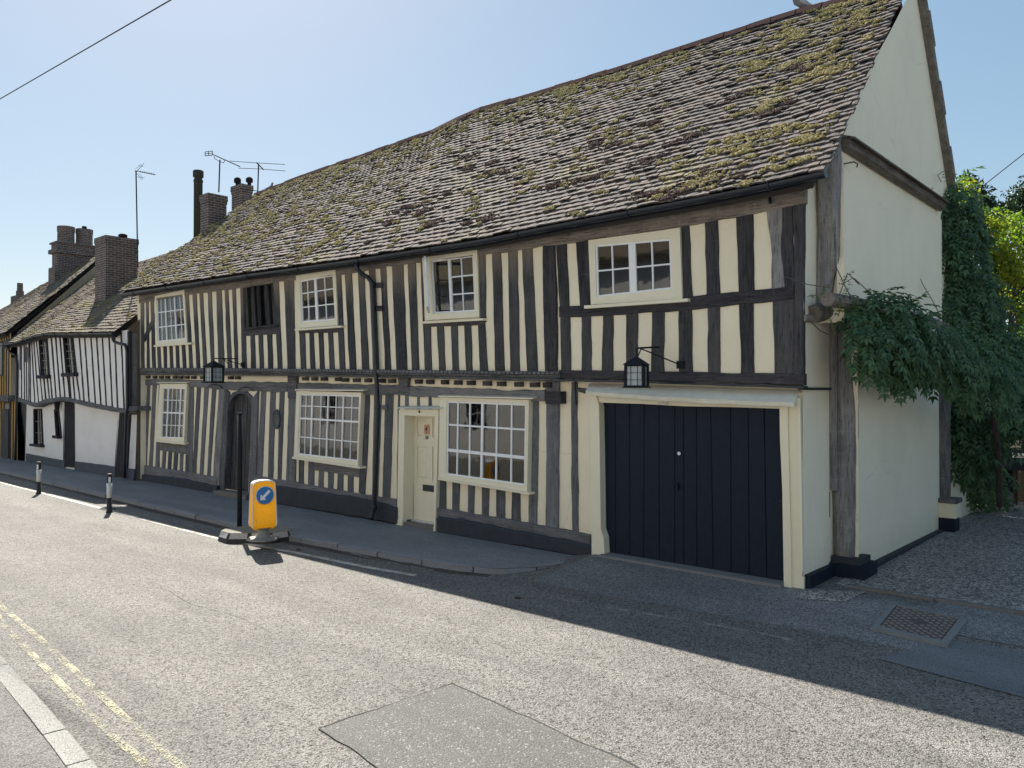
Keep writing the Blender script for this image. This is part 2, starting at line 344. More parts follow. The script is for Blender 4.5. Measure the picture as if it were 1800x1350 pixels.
def slab(mb, A, B, Y, depth=.07, wob=.006, c=.01, step=.13, k=None):
    """timber between two pixel edges A and B on the plane Y (front face), crooked edges, chamfered arrises"""
    a3 = [onY(x, y, Y) for x, y in A]; b3 = [onY(x, y, Y) for x, y in B]
    L = sum((q - p).length for p, q in zip(a3, a3[1:])); n = max(2, int(L / step) + 1)
    a3 = resample(a3, n); b3 = resample(b3, n); _sid[0] += 17.31; sd = _sid[0]; vs = []
    for i, (p, q) in enumerate(zip(a3, b3)):
        w_ = (q - p); W = w_.length; w_ = w_.normalized()
        j1 = (noise.noise(V((i * step * 3, sd, 0))) + .5 * noise.noise(V((i * step * 9, sd, 4)))) * wob * 2
        j2 = (noise.noise(V((i * step * 3, sd + 5, 0))) + .5 * noise.noise(V((i * step * 9, sd, 9)))) * wob * 2
        dy = noise.noise(V((i * step * 2, sd, 30))) * .006
        p = p + w_ * j1; q = q + w_ * j2; cc = min(c, W * .2); Yd = V((0, 1, 0))
        vs += [p + Yd * depth, p + Yd * (cc + dy), p + w_ * cc + Yd * dy, q - w_ * cc + Yd * dy, q + Yd * (cc + dy), q + Yd * depth]
    fs = [(i * 6 + j, i * 6 + j + 1, (i + 1) * 6 + j + 1, (i + 1) * 6 + j) for i in range(n - 1) for j in range(5)]
    fs += [tuple(range(6)), tuple((n - 1) * 6 + j for j in range(6))]; mb.add(vs, fs, k)
def timber(name, A, B, Y, mat, parent, **k):
    mb = MB(); slab(mb, A, B, Y, **k); return mb.build(name, mat, parent)
def bay(name, creams, y0, y1, start, end, Y, mat, parent, **k):
    """studs standing in the gaps between pale strips; creams=(xl_top,xr_top,xl_bot,xr_bot) px; y0,y1 = functions x->y"""
    edges = [start] + [(c[1], c[3]) for c in creams]; nxt = [(c[0], c[2]) for c in creams] + [end]
    for (lt, lb), (rt, rb) in zip(edges, nxt):
        if rt is None or lt is None or rt - lt < .8: continue
        timber(name, [(lt, y0(lt)), (lb, y1(lb))], [(rt, y0(rt)), (rb, y1(rb))], Y, mat, parent, **k)

# ================================================================ GROUND
ROAD, PAVE = -.12, -.04
def hz(X, Y):
    if X < -3.9: return ROAD
    f = min(1, (X + 3.9) / .9); t = max(0, min(1, (Y + 2.0) / 2.4)); t = t * t * (3 - 2 * t)
    return ROAD + (t * .17) * f + max(0, min(Y - .4, 4)) * .012 * f
def onG(x, y):
    p = onZ(x, y, 0)
    for _ in range(6): p = onZ(x, y, hz(p.x, p.y))
    return p
mb = MB(); mb.add([(-400, -400, -.25), (400, -400, -.25), (400, 400, -.25), (-400, 400, -.25)], [(0, 1, 2, 3)]); struct('ground', mb, 'pave_near')
def sheet(f, xs, ys, dz=0):
    mb = MB(); n = len(ys); mb.add([(x, y, f(x, y) + dz) for x in xs for y in ys], [(i * n + j, (i + 1) * n + j, (i + 1) * n + j + 1, i * n + j + 1) for i in range(len(xs) - 1) for j in range(n - 1)]); return mb
fr = lambda a, b, s: [a + (b - a) * i / s for i in range(s + 1)]
struct('road', sheet(lambda x, y: hz(x, y), [-120, -60, -40] + fr(-30, -4, 52) + fr(-3.9, -3, 9) + fr(-2.8, 8, 20) + [20, 60], fr(-13, -2.2, 20) + fr(-2, .5, 50) + [2, 6, 16]), 'road', smooth=True)
# far pavement, kerb
K = [(-80, -1.75), (-40, -1.75), (-24, -1.72), (-15.5, -1.86), (-8, -1.95), (-5.6, -1.75), (-4.2, -1.62), (-3.62, -1.40), (-3.3, -1.0), (-3.12, -.5), (-3.05, -.1)]
mb = MB(); top = [(x, y, PAVE + (.012 if x > -4 else 0)) for x, y in K]; back = [(x if x < -4 else max(-4, x - .6), .2, PAVE) for x, y in K]
mb.add(top + back, [(i, i + 1, len(K) + i + 1, len(K) + i) for i in range(len(K) - 1)]); struct('far_pavement', mb, 'pave')
mb = MB(); pts = resample([(x, y, 0) for x, y in K], 400); acc = 0; i = 0; L = 0
def kerbrun(mb, line, wdt, z0, z1, seg=.9, side=1, gap=.012):
    pts = [V(p) for p in line]; tot = sum((b - a).length for a, b in zip(pts, pts[1:])); n = int(tot / seg)
    P = resample(pts, n * 4 + 1)
    for i in range(n):
        q = [P[i * 4 + j] for j in range(5)]; nn = []
        for j in range(5):
            t = (q[min(4, j + 1)] - q[max(0, j - 1)]).normalized(); nn.append(V((-t.y, t.x, 0)) * side)
        q[0] = q[0] + (q[1] - q[0]).normalized() * gap; q[4] = q[4] + (q[3] - q[4]).normalized() * gap
        dz = random.uniform(-.006, .006); j0 = random.uniform(-.006, .006); vs = []
        for a, nv in zip(q, nn):
            a = a + nv * j0
            vs += [(a.x, a.y, z0), (a.x, a.y, z1 + dz - .015), (a + nv * .015)[:2] + (z1 + dz,), (a + nv * wdt)[:2] + (z1 + dz,), (a + nv * wdt)[:2] + (z0,)]
        mb.add(vs, [(j * 5 + e, j * 5 + e + 1, j * 5 + 5 + e + 1, j * 5 + 5 + e) for j in range(4) for e in range(4)] + [(0, 1, 2, 3, 4), (20, 21, 22, 23, 24)])
mb = MB(); kerbrun(mb, [(x, y, 0) for x, y in K], .13, ROAD - .05, PAVE + .008, .9, 1); struct('far_kerb', mb, 'kerb_far')
# grit along the far kerb foot
mb = MB(); g0 = [V((x, y - .16, ROAD + .004)) for x, y in K[1:]]; g1 = [V((x, y + .03, ROAD + .006)) for x, y in K[1:]]
mb.add(g0 + g1, [(i, i + 1, len(g0) + i + 1, len(g0) + i) for i in range(len(g0) - 1)]); struct('gutter_grit', mb, 'grit', kind='stuff')
# near pavement and kerb (photo left bottom)
nk = [onZ(x, y, -.06) for x, y in [(171, 1345), (140, 1306), (72, 1227), (23, 1172), (-2, 1146)]]
nd = (nk[0] - nk[1]).normalized()
near = [nk[0] + nd * 8, nk[0] + nd * 3] + nk + [nk[-1] + V((-2, .28, 0)), nk[-1] + V((-6, .95, 0)), nk[-1] + V((-14, 2.2, 0)), nk[-1] + V((-60, 4.6, 0))]
near = near[::-1]
mb = MB(); kerbrun(mb, near, .155, ROAD - .05, -.06, .62, -1, .006); struct('near_kerb', mb, 'kerb_stone')
mb = MB(); a = [p + V((0, -.15, 0)) for p in near]; b = [V((p.x, -14, 0)) for p in near]
mb.add([(p.x, p.y, -.068) for p in a] + [(p.x, p.y, -.068) for p in b], [(i, i + 1, len(a) + i + 1, len(a) + i) for i in range(len(a) - 1)]); struct('near_pavement', mb, 'pave_near')
def strip(line, wd, z=.004, dash=None):
    mb = MB(); P = resample([V(p) for p in line], max(3, int(sum((V(b) - V(a)).length for a, b in zip(line, line[1:])) / .3))); vs = []
    for i, p in enumerate(P):
        t = (P[min(len(P) - 1, i + 1)] - P[max(0, i - 1)]).normalized(); n_ = V((-t.y, t.x, 0)) * wd / 2
        for q in (p + n_, p - n_): vs.append((q.x, q.y, hz(q.x, q.y) + z + .002))
    mb.add(vs, [(2 * i, 2 * i + 1, 2 * i + 3, 2 * i + 2) for i in range(len(P) - 1)]); return mb
def gline(pp): return [onG(x, y) for x, y in pp]
y1l = gline([(312, 1344), (241, 1283), (149, 1196), (69, 1122), (0, 1065)]); y2l = gline([(255, 1344), (161, 1260), (92, 1187), (28, 1122), (0, 1095)])
def ext(l, a, b): return [l[0] + (l[0] - l[1]).normalized() * a] + l + [l[-1] + V((-b * .96, b * .2, 0)), l[-1] + V((-b * 2.9, b * .55, 0))]
struct('yellow_line_outer', strip(ext(y1l, 4, 6), .062), 'yellow_line'); struct('yellow_line_inner', strip(ext(y2l, 4, 6), .062), 'yellow_line')
wl = gline([(730, 1012), (640, 997), (550, 978), (380, 946), (190, 897), (0, 848)]); wl = wl + [wl[-1] + V((-30, .3, 0))]
struct('white_edge_line', strip(wl, .10), 'white_line')
fy = gline([(760, 1003), (690, 990), (520, 950), (330, 905), (200, 873), (0, 836)]); fy = fy + [fy[-1] + V((-30, 0, 0))]
struct('faded_line_outer', strip(fy, .05), 'grey_line'); struct('faded_line_inner', strip([p + V((0, .13, 0)) for p in fy], .05), 'grey_line')
struct('apron_edge_line', strip(gline([(980, 1052), (1150, 1082), (1330, 1112), (1400, 1128)]), .05), 'grey_line')
# patch in the road + joints
def flat(px, mat, name, z=.008, wob=0, ext_=None):
    P = [onG(x, y) for x, y in px]; P = ext_(P) if ext_ else P; mb = MB(); mb.poly([(p.x, p.y, hz(p.x, p.y) + z) for p in P]); return struct(name, mb, mat)
P4 = [onG(560, 1282), onG(795, 1202), onG(1110, 1345)]; P4 = [P4[0], P4[1], P4[2] + (P4[2] - P4[1]) * .8, P4[0] + (P4[2] - P4[1]) * 1.8]
def ragged(P, amp, n=26, sd=0):
    out = []
    for k, (a, b) in enumerate(zip(P, P[1:] + P[:1])):
        t_ = (b - a); nn = V((-t_.y, t_.x, 0)).normalized()
        for i in range(n): q = a + t_ * (i / n); out.append(q + nn * amp * (noise.noise(V((q.x * 2.3, q.y * 2.3, sd))) + .7 * noise.noise(V((q.x * 9, q.y * 9, sd + 3)))))
    return out
RG = ragged(P4, .03); mb = MB(); mb.poly([(p.x, p.y, ROAD + .006) for p in RG]); struct('road_patch', mb, 'patch')
for a, b in ((0, 26), (26, 52), (78, 104)):     # tar seam of varying width round the patch
    L = [RG[i % 104] for i in range(a, b + 1)]; mb = MB(); vs = []
    for i, p in enumerate(L):
        t_ = (L[min(i + 1, len(L) - 1)] - L[max(0, i - 1)]).normalized(); nn = V((-t_.y, t_.x, 0)); w_ = .002 + .010 * max(0, noise.noise(V((p.x * 3, p.y * 3, 5))) + .25)
        for q in (p + nn * w_, p - nn * w_): vs.append((q.x, q.y, ROAD + .0085))
    mb.add(vs, [(2 * i, 2 * i + 1, 2 * i + 3, 2 * i + 2) for i in range(len(L) - 1)]); struct('patch_joint', mb, 'crack')
rnd = random.Random(31)
for px in ([(1190, 1160), (1260, 1215), (1340, 1240), (1440, 1300)], [(250, 1010), (330, 1060), (420, 1085), (520, 1130)], [(900, 1130), (960, 1150), (1080, 1160)]):
    L = resample([onG(x, y) for x, y in px], 60); L = [p + V((.05 * noise.noise(V((i * .25, 1, px[0][0]))), .05 * noise.noise(V((i * .25, 7, px[0][0]))), 0)) for i, p in enumerate(L)]; mb = MB(); vs = []
    for i, p in enumerate(L):
        t_ = (L[min(i + 1, 59)] - L[max(0, i - 1)]).normalized(); nn = V((-t_.y, t_.x, 0)); w_ = .0045 * sin(pi * i / 59) * (.6 + noise.noise(V((i * .6, 3, 1))))
        for q in (p + nn * w_, p - nn * w_): vs.append((q.x, q.y, hz(q.x, q.y) + .003))
    mb.add(vs, [(2 * i, 2 * i + 1, 2 * i + 3, 2 * i + 2) for i in range(59)]); struct('road_crack', mb, 'crack')
# apron (footway crossing), dark patch, gravel drive
def gsheet(name, px, mat, z): return flat(px, mat, name, z)
def area(name, P, mat, z, n=48):
    """ground area: quad P (world, TL TR BR BL order) following the ground"""
    mb = MB(); vs = []
    for i in range(n + 1):
        for j in range(n + 1):
            u, v = i / n, j / n; p = lerp(lerp(V(P[0]), V(P[1]), u), lerp(V(P[3]), V(P[2]), u), v); vs.append((p.x, p.y, hz(p.x, p.y) + z))
    mb.add(vs, [(i * (n + 1) + j, (i + 1) * (n + 1) + j, (i + 1) * (n + 1) + j + 1, i * (n + 1) + j + 1) for i in range(n) for j in range(n)]); return struct(name, mb, mat, smooth=True)
area('garage_apron', [(-3.0, .1, 0), (1.35, .1, 0), (1.6, -1.15, 0), (-3.0, -1.45, 0)], 'apron', .003)
area('driveway_gravel', [(.2, 14, 0), (9, 14, 0), (9, .42, 0), (.2, .35, 0)], 'gravel', .004, 60)
area('crossing_strip', [(1.35, .42, 0), (9, .42, 0), (9, -.5, 0), (1.35, -.6, 0)], 'apron', .0055)
area('dark_road_patch', [(1.62, -.75, 0), (4.6, -.55, 0), (4.6, -2.0, 0), (1.30, -1.55, 0)], 'patch_dark', .008)
area('gravel_spill', [(.05, -.05, 0), (.62, .30, 0), (.55, -.22, 0), (.02, -.42, 0)], 'gravel', .009, 40)
mb = MB()
for t in fr(0, 1, 9)[:-1]:
    x = lerp(.42, 8.5, t); x1 = lerp(.42, 8.5, t + .108); z_ = hz(x, .4)
    mb.box((x, .36, z_ - .05), (x1, .44, z_ + .035 + random.uniform(-.005, .005)))
struct('drive_edging', mb, 'stone')

# ================================================================ MAIN HOUSE
YU, YL = -.05, .12           # upper (jettied) and lower wall planes
H = thing('timber_framed_house', 'long cream timber framed house with dark close studding, mossy roof and black garage doors', 'house', (-9, 0, 0))
Utop = [(245, 532), (344, 514), (416, 505), (487, 493), (598, 481), (686, 467), (733, 460), (858, 445), (956, 432), (1014, 424), (1212, 394), (1290, 380), (1350, 369), (1412, 357)]
Bt = [(246, 646.5), (420, 647), (600, 649), (800, 651), (984, 653)]       # bressummer top
Bb = [(246, 659), (420, 660), (600, 662), (800, 666), (984, 671)]
Lt = [(243, 677), (305, 674), (383, 684), (455, 688), (560, 690), (644, 695), (700, 696), (800, 702), (944, 708), (1034, 694)]
Lb = [(238, 818), (332, 832), (376, 841), (448, 839), (513, 849), (604, 866), (653, 871), (686, 877), (780, 894), (858, 909), (956, 927), (1034, 942)]
fU = lambda x: pl(Utop, x); fBt = lambda x: pl(Bt, x); fBb = lambda x: pl(Bb, x); fLt = lambda x: pl(Lt, x); fLb = lambda x: pl(Lb, x)
G = lambda px, ox, oy, s: [(ox + x / s, oy + y / s) for x, y in px]
# windows ---------------------------------------------------------------
def bil(q, u, v): return lerp(lerp(q[0], q[1], u), lerp(q[3], q[2], u), v)
WIN = []
def window(pl_, outer, inner, us, vs, proud=.05, sill=None, wood_='creampaint', curtain=None, mat2='whitepaint', hood=None, deep=.9, parent=None, things=None, tag_=None):
    """outer / inner = px quads (TL,TR,BR,BL) on the frame's front plane; us, vs = (position, width) of bars"""
    Yf = pl_ - proud; o = [onY(x, y, Yf) for x, y in outer]; q = [onY(x, y, Yf) for x, y in inner]; par = parent or H
    mb = MB(); mb.prism(o, (0, proud + .06, 0), [q]); fo = mb.build('window', wood_, par)
    if tag_: fo['label'] = tag_
    # sash ring and bars
    mb = MB(); W = (q[1] - q[0]).length; Hh = (q[3] - q[0]).length; rw, rh = .028 / W, .028 / Hh; Y1 = Yf + .018
    sh = lambda p, y: V((p.x, y, p.z))
    ring = [bil(q, u, v) for u, v in ((rw, rh), (1 - rw, rh), (1 - rw, 1 - rh), (rw, 1 - rh))]
    mb.prism([sh(p, Y1) for p in q], (0, .04, 0), [[sh(p, Y1) for p in ring]])
    for k_, lst in ((0, us), (1, vs)):
        for n_, it in enumerate(lst):
            c_, wd = it[:2]; hw = wd / 2 / (W if k_ == 0 else Hh); yy = Y1 + (.004 if wd < .03 else -.004) + (.0015 if k_ else 0)
            f_ = (lambda a, b: bil(q, a, b)) if k_ == 0 else (lambda a, b: bil(q, b, a)); d = random.uniform(-.004, .004)
            A = [f_(c_ - hw + d, rh if k_ == 0 else rw), f_(c_ + hw + d, rh if k_ == 0 else rw), f_(c_ + hw, 1 - (rh if k_ == 0 else rw)), f_(c_ - hw, 1 - (rh if k_ == 0 else rw))]
            mb.hexa([sh(p, yy) for p in A], [sh(p, yy + .026) for p in A])
    mb.build('glazing_bars', mat2, fo)
    mb = MB(); mb.hexa([sh(p, Y1 + .020) for p in ring], [sh(p, Y1 + .023) for p in ring]); mb.build('pane', 'glass', fo)
    # room behind
    Y2 = pl_ + .08; c0 = [sh(p, Y2) for p in q]; c1 = [sh(p, Y2 + deep) for p in q]; mb = MB()
    mb.add(c0 + c1, [(0, 1, 5, 4), (1, 2, 6, 5), (2, 3, 7, 6), (3, 0, 4, 7), (4, 5, 6, 7)]); mb.build('window_recess', 'room', fo, fix=False)
    if curtain:
        for (u0, u1, v0, v1, mt) in curtain:
            mb = MB(); n = max(4, int((u1 - u0) * W / .02)); vs_ = []
            for i in range(n + 1):
                u = lerp(u0, u1, i / n)
                for v in (v0, (v0 + v1) / 2, v1):
                    p = bil(q, u, v); vs_.append((p.x, Y2 + .05 + .018 * sin(i * 1.15 + v * 1.3) + .01 * noise.noise(V((i * .3, v * 4, u0))), p.z))
            mb.add(vs_, [(i * 3 + j, (i + 1) * 3 + j, (i + 1) * 3 + j + 1, i * 3 + j + 1) for i in range(n) for j in range(2)]); mb.build('curtain', mt, fo, smooth=True, fix=False)
    if sill:
        (x0, y0), (x1, y1), th = sill; Ys = Yf - .045; a = onY(x0, y0, Ys); b = onY(x1, y1, Ys); a2 = onY(x0, y0 + th, Ys); b2 = onY(x1, y1 + th, Ys)
        mb = MB(); mb.hexa([a, b, b2, a2], [sh(p, pl_ + .01) for p in (a, b, b2, a2)]); mb.build('sill', wood_, fo)
    if hood:
        (x0, y0), (x1, y1), th = hood; Ys = Yf - .05; a = onY(x0, y0 + th, Ys); b = onY(x1, y1 + th, Ys)
        up_ = V((0, 0, .02)); bk = V((0, proud + .06, .035)); mb = MB(); mb.hexa([a, b, b + up_, a + up_], [a + bk, b + bk, b + up_ + bk, a + up_ + bk]); mb.build('hood', wood_, fo)
    WIN.append((pl_, q, par)); return fo, q
cu = 'curtain'; cdk = 'curtain_dark'
window(YU, [(271.9, 520.4), (323.7, 509.3), (328.9, 605.6), (273.3, 608.5)], [(274.8, 524), (320.7, 517.4), (325.6, 596), (277, 601)],
       [(.145, .02), (.32, .045), (.50, .02), (.67, .045), (.86, .02)], [(.333, .025), (.667, .025)], .05, ((270, 606.8), (335.5, 602), 3), curtain=[(0, .95, 0, 1, cu)])
window(YU, [(520, 484.4), (589.6, 474), (593.3, 571.8), (525.2, 577)], [(526.7, 493.3), (584.4, 482.2), (588.9, 562.2), (529.6, 566.7)],
       [(.205, .02), (.46, .075), (.73, .02)], [(.31, .022), (.645, .022)], .05, ((517.8, 578.3), (600, 572.2), 3.2), curtain=[(0, .42, 0, 1, cdk), (.5, 1, 0, 1, 'voile')])
fo4, q4 = window(YU, [(741.8, 451.5), (838.5, 438.6), (842, 557.5), (748.2, 563)], [(757, 458), (831, 448), (834.9, 547.3), (762, 551)],
       [(.43, .06), (.71, .02)], [(.35, .022), (.67, .022)][:0], .05, ((739.6, 565.5), (849, 559.5), 3.5), curtain=[(0, .42, 0, 1, 'voile'), (.5, 1, 0, .6, 'voile'), (.8, 1, .2, 1, cu)])
mb = MB(); q = q4; sh = lambda p, y: V((p.x, y, p.z))
for v in (.35, .67):
    A = [bil(q, .46, v - .012), bil(q, .98, v - .012), bil(q, .98, v + .012), bil(q, .46, v + .012)]; mb.hexa([sh(p, YU - .03) for p in A], [sh(p, YU - .004) for p in A])
mb.build('glazing_bars', 'whitepaint', fo4)
# the left light of this window stands open: leaf swung outwards
mb = MB(); hp = [bil(q, -.02, .01), bil(q, -.02, .99)]; ang = radians(45); L_ = .46; dr = V((cos(ang) * L_, -sin(ang) * L_, 0))
for (a0, a1, v0, v1) in ((0, 1, 0, .06), (0, 1, .93, 1), (0, .1, 0, 1), (.9, 1, 0, 1), (0, 1, .34, .36), (0, 1, .66, .68), (.48, .52, 0, 1)):
    A = [lerp(hp[0], hp[1], v0) + dr * a0, lerp(hp[0], hp[1], v0) + dr * a1, lerp(hp[0], hp[1], v1) + dr * a1, lerp(hp[0], hp[1], v1) + dr * a0]
    A = [p + V((0, -.06, 0)) for p in A]; nn = V((-sin(ang), -cos(ang), 0)) * .035; mb.hexa(A, [p + nn for p in A])
oc = mb.build('open_casement', 'whitepaint', fo4)
window(YU, [(1034, 422.4), (1194.6, 400.5), (1199, 525), (1038.6, 535.5)], [(1045.5, 430.5), (1178, 419), (1181, 507.5), (1048, 522.6)],
       [(.227, .02), (.50, .11), (.755, .02)], [(.5, .022)], .055, ((1026.6, 537), (1209, 524.4), 5.5), curtain=[(0, .44, 0, 1, 'voile'), (.56, 1, 0, 1, 'curtain_navy')])
window(YL, [(280.7, 675), (328.7, 674.7), (323.5, 777), (274, 773)], [(286, 681), (325, 681.8), (320.7, 770.7), (282.3, 769.5)],
       [(.235, .05), (.42, .015), (.61, .015), (.80, .05)], [(.25, .018), (.5, .04), (.75, .018)], .09, ((273, 772.8), (324, 777.5), 3.6), hood=((276, 672), (328.5, 672), 1.5), curtain=[(0, 1, 0, 1, cdk)])
window(YL, [(521, 687.2), (634.8, 690), (629, 820), (516.3, 803.7)], [(526.5, 692.4), (631.5, 694.9), (627.6, 811.4), (523, 799)],
       [(.105, .015), (.218, .04), (.364, .016), (.488, .03), (.616, .016), (.739, .03), (.872, .016)], [(.193, .018), (.402, .035), (.708, .02)], .12, ((513.4, 802.7), (632.8, 820.5), 3.6), hood=((518.2, 684.2), (638.6, 685.5), 2),
       curtain=[(.82, 1, 0, 1, cu), (.0, .1, 0, .4, cdk), (.12, .8, 0, .72, 'voile')])
foL, qL = window(YL, [(773.3, 698.2), (929.5, 702.7), (926.5, 865.5), (770.7, 840)], [(784.9, 704.9), (924, 709.9), (922, 854), (783.3, 834.4)],
       [(.14, .028), (.305, .028), (.465, .045), (.645, .028), (.828, .028)], [(.317, .028), (.66, .05)], .12, ((769.5, 839.5), (930, 866), 3.8), hood=((769.7, 695.6), (936, 699.7), 2),
       curtain=[(0, .12, 0, 1, cu), (.13, .46, 0, .62, 'voile'), (.48, .56, 0, 1, cu), (.57, 1, 0, .64, 'voile')])
# ornaments on the inner sills (small white figures)
def figures(quad, spots, name='ornament'):
    for i, (u, h, s) in enumerate(spots):
        b = bil(quad, u, .985); b = V((b.x, YL + .0, b.z)); mb = MB()
        mb.tube([b, b + V((0, 0, h * .35)), b + V((.01, 0, h * .6)), b + V((.02, 0, h * .8)), b + V((.035, 0, h))], [s, s * 1.3, s * .7, s * .9, s * .3], 7)
        mb.tube([b + V((-s * 2, 0, 0)), b + V((-s, 0, h * .45))], [s * .6, s * .4], 5)
        o = tag(mb.build('sill_ornament', 'boll_white', smooth=True), ['%s pale figure %s in the window right of the oval plaque' % (('tallest', 'fourth from the left')) if i == 3 else '%s small pale figure from the left in the window right of the oval plaque' % ['first', 'second', 'third', '', 'fifth', 'sixth', 'seventh', 'eighth'][i]][0], 'ornament', 'small ornaments along the window sills')
figures(bil and WIN[5][1], [(.1, .14, .02), (.27, .16, .025), (.33, .10, .02), (.44, .26, .028), (.5, .1, .02), (.68, .16, .028), (.82, .1, .02), (.93, .2, .03)])
WQ = WIN[6][1]
def orn(name, u, v, label, fn, mat):
    b = bil(WQ, u, v); b = V((b.x, YL + .06, b.z)); mb = MB(); fn(mb, b); return tag(mb.build(name, mat, smooth=True), label, name.replace('_', ' '))
orn('stuffed_toy', .42, .985, 'brown sitting toy behind the lower panes of the window beside the cream door', lambda mb, b: (mb.tube([b, b + V((0, 0, .12)), b + V((0, 0, .24)), b + V((0, 0, .3)), b + V((0, 0, .38)), b + V((0, 0, .44))], [.1, .13, .09, .07, .085, .03], 10), mb.tube([b + V((.05, -.05, .2)), b + V((-.12, -.06, .26))], [.035, .02], 6)),
    plain('toy fur', (.20, .12, .07), .9, 25, .3))
orn('candle_holder', .76, .985, 'white openwork candle holder behind the lowest panes of the widest window', lambda mb, b: [mb.tube([b + V((.07 * cos(a), 0, z + .07 * sin(a))) for a in fr(0, 2 * pi, 10)], .012, 5) for z in (.1, .26)] + [mb.tube([b + V((-.09, 0, 0)), b + V((0, 0, .06)), b + V((.09, 0, 0))], .02, 5)], 'boll_white')
orn('table_lamp_base', .94, .985, 'pale round pot at the right end of the wide window beside the cream door', lambda mb, b: mb.lathe(b - V((0, 0, 0)), [(.04, 0), (.09, .06), (.10, .14), (.05, .2), (.06, .22)], 12), 'frost')

# medieval unglazed window with shutter boards
sq_o = [(426.7, 503.7), (480.7, 495.6), (485.6, 571), (429.6, 578.5)]
q2 = [onY(x, y, YU) for x, y in sq_o]
mb = MB(); mb.add([sh(p, YU - .012) for p in q2] + [sh(p, YU + .4) for p in q2], [(0, 1, 5, 4), (1, 2, 6, 5), (2, 3, 7, 6), (3, 0, 4, 7), (4, 5, 6, 7)])
shw = mb.build('shuttered_window', 'room', H, fix=False)
for i in range(9):
    u0, u1 = i / 9 + .004, (i + 1) / 9 - .006; dpt = [.02, .10, .03, .12, .0, .10, .03, .11, .02][i]; mb = MB(); A = [bil(q2, u0, 0), bil(q2, u1, 0), bil(q2, u1 + random.uniform(-.01, .01), 1), bil(q2, u0, 1)]
    mb.hexa([sh(p, YU + dpt) for p in A], [sh(p, YU + dpt + .03) for p in A]); mb.build('shutter_board', 'boards', shw)
timber('window_sill', [(428, 576), (486, 569.5)], [(428, 580.5), (486, 573.5)], YU - .07, 'rail_dark', H, depth=.08)

# ---- plaster walls with real openings
def wallpoly(name, px, Y, mat, holes, parent=H):
    mb = MB(); mb.poly([onY(x, y, Y) for x, y in px], [[sh(p, Y) for p in h] for h in holes]); return mb.build(name, mat, parent, fix=False)
eaveU = [(240, 505), (420, 478), (640, 448), (860, 412), (1040, 374), (1240, 338), (1413, 305)]
wallpoly('wall', [(1413, 676), (984, 662), (600, 656), (246, 652)] + [(x, y) for x, y in eaveU], YU, 'plaster', [q_ for p_, q_, _ in WIN if p_ == YU] + [q2])['label'] = 'cream upper wall between the studs'
DO = [(711.5, 730), (765, 732), (763, 919), (709, 916)]   # door opening
AD = [(400.5, 722), (404, 706), (411, 696), (420, 691.5), (430, 693), (438, 701), (443, 716), (436, 866), (393, 858)]
GO = [(1055, 707), (1370, 717.8), (1378, 1041), (1060, 984)]
wallpoly('wall', [(240.5, 860), (395, 885), (690, 926), (1038, 984), (1048, 984), (1046, 690), (1036, 655), (600, 650), (247, 648)], YL, 'plaster',
         [q_ for p_, q_, _ in WIN if p_ == YL] + [[onY(x, y, YL) for x, y in [(711.5, 731), (764.5, 733), (763, 925), (709, 919)]][::-1], [onY(x, y, YL) for x, y in AD]])['label'] = 'cream ground floor wall between the grey studs'
# ---- studs, upper floor
cA = lambda *c: (240 + c[0] / 6.75, 240 + c[1] / 6.75, 240 + c[2] / 6.75, 240 + c[3] / 6.75)
cB = lambda *c: tuple(420 + v / 6.75 for v in c)
cC = lambda *c: tuple(600 + v / 6.75 for v in c)
cD = lambda *c: tuple(780 + v / 5.192 for v in c)
cE = lambda *c: tuple(960 + v / 3.333 for v in c)
YS = YU - .022
fU3 = lambda x: fU(x) - 2; fB3 = lambda x: fBt(x) + 2
bay('stud', [cA(82, 107, 88, 122), cA(135, 162, 150, 183), cA(197, 225, 222, 252)], fU3, fB3, (246.5, 248), (None, None), YS, 'stud_up', H)
bay('stud', [cA(610, 660, 665, 708), cA(702, 740, 750, 790), cA(780, 838, 832, 880), cA(885, 940, 920, 970), cA(1000, 1040, 1040, 1078), cA(1080, 1128, 1128, 1163), cA(1170, 1225, 1200, 1248)], fU3, fB3, (325.2, 332.5), (426.4, 432.2), YS, 'stud_up', H)
f608 = lambda x: 609 - (x - 270) * .06
bay('short_stud', [cA(212, 240, 222, 252), cA(275, 315, 288, 322), cA(350, 385, 355, 398), cA(420, 458, 430, 468), cA(492, 532, 505, 548), cA(568, 608, 585, 622)], f608, fB3, (None, None), (None, None), YS, 'stud_up', H)
timber('brace', G([(90, 890), (220, 620)], 240, 470, 6.75), G([(88, 800), (222, 530)], 240, 470, 6.75), YS - .006, 'stud_up', H)
fr2 = lambda x: 580 - (x - 428) * .1
bay('short_stud', [cB(75, 130, 88, 140), cB(180, 225, 192, 243), cB(275, 330, 290, 343), cB(385, 437, 400, 452)], lambda x: fr2(x) + 6, fB3, (423.5, 425), (None, None), YS, 'stud_up', H)
timber('window_rail', [(429, 579), (487, 572)], [(429, 590.5), (487, 587)], YS - .003, 'rail_dark', H)
bay('stud', [cB(462, 530, 510, 573), cB(645, 680, 665, 728)], fU3, fB3, (481, 487), (None, None), YS, 'stud_up', H)
bay('stud', [cB(1205, 1250, 1257, 1307), cC(115, 190, 170, 243), cC(262, 320, 325, 372), cC(392, 452, 440, 515), cC(520, 590, 585, 648), cC(730, 780, 775, 832), cC(875, 930, 918, 990)], fU3, fB3, (590.5, 597.2), (742, 747.5), YS, 'stud_up', H)
timber('window_rail', [(525, 580), (598, 574)], [(525, 586), (594, 584)], YS - .003, 'rail_dark', H)
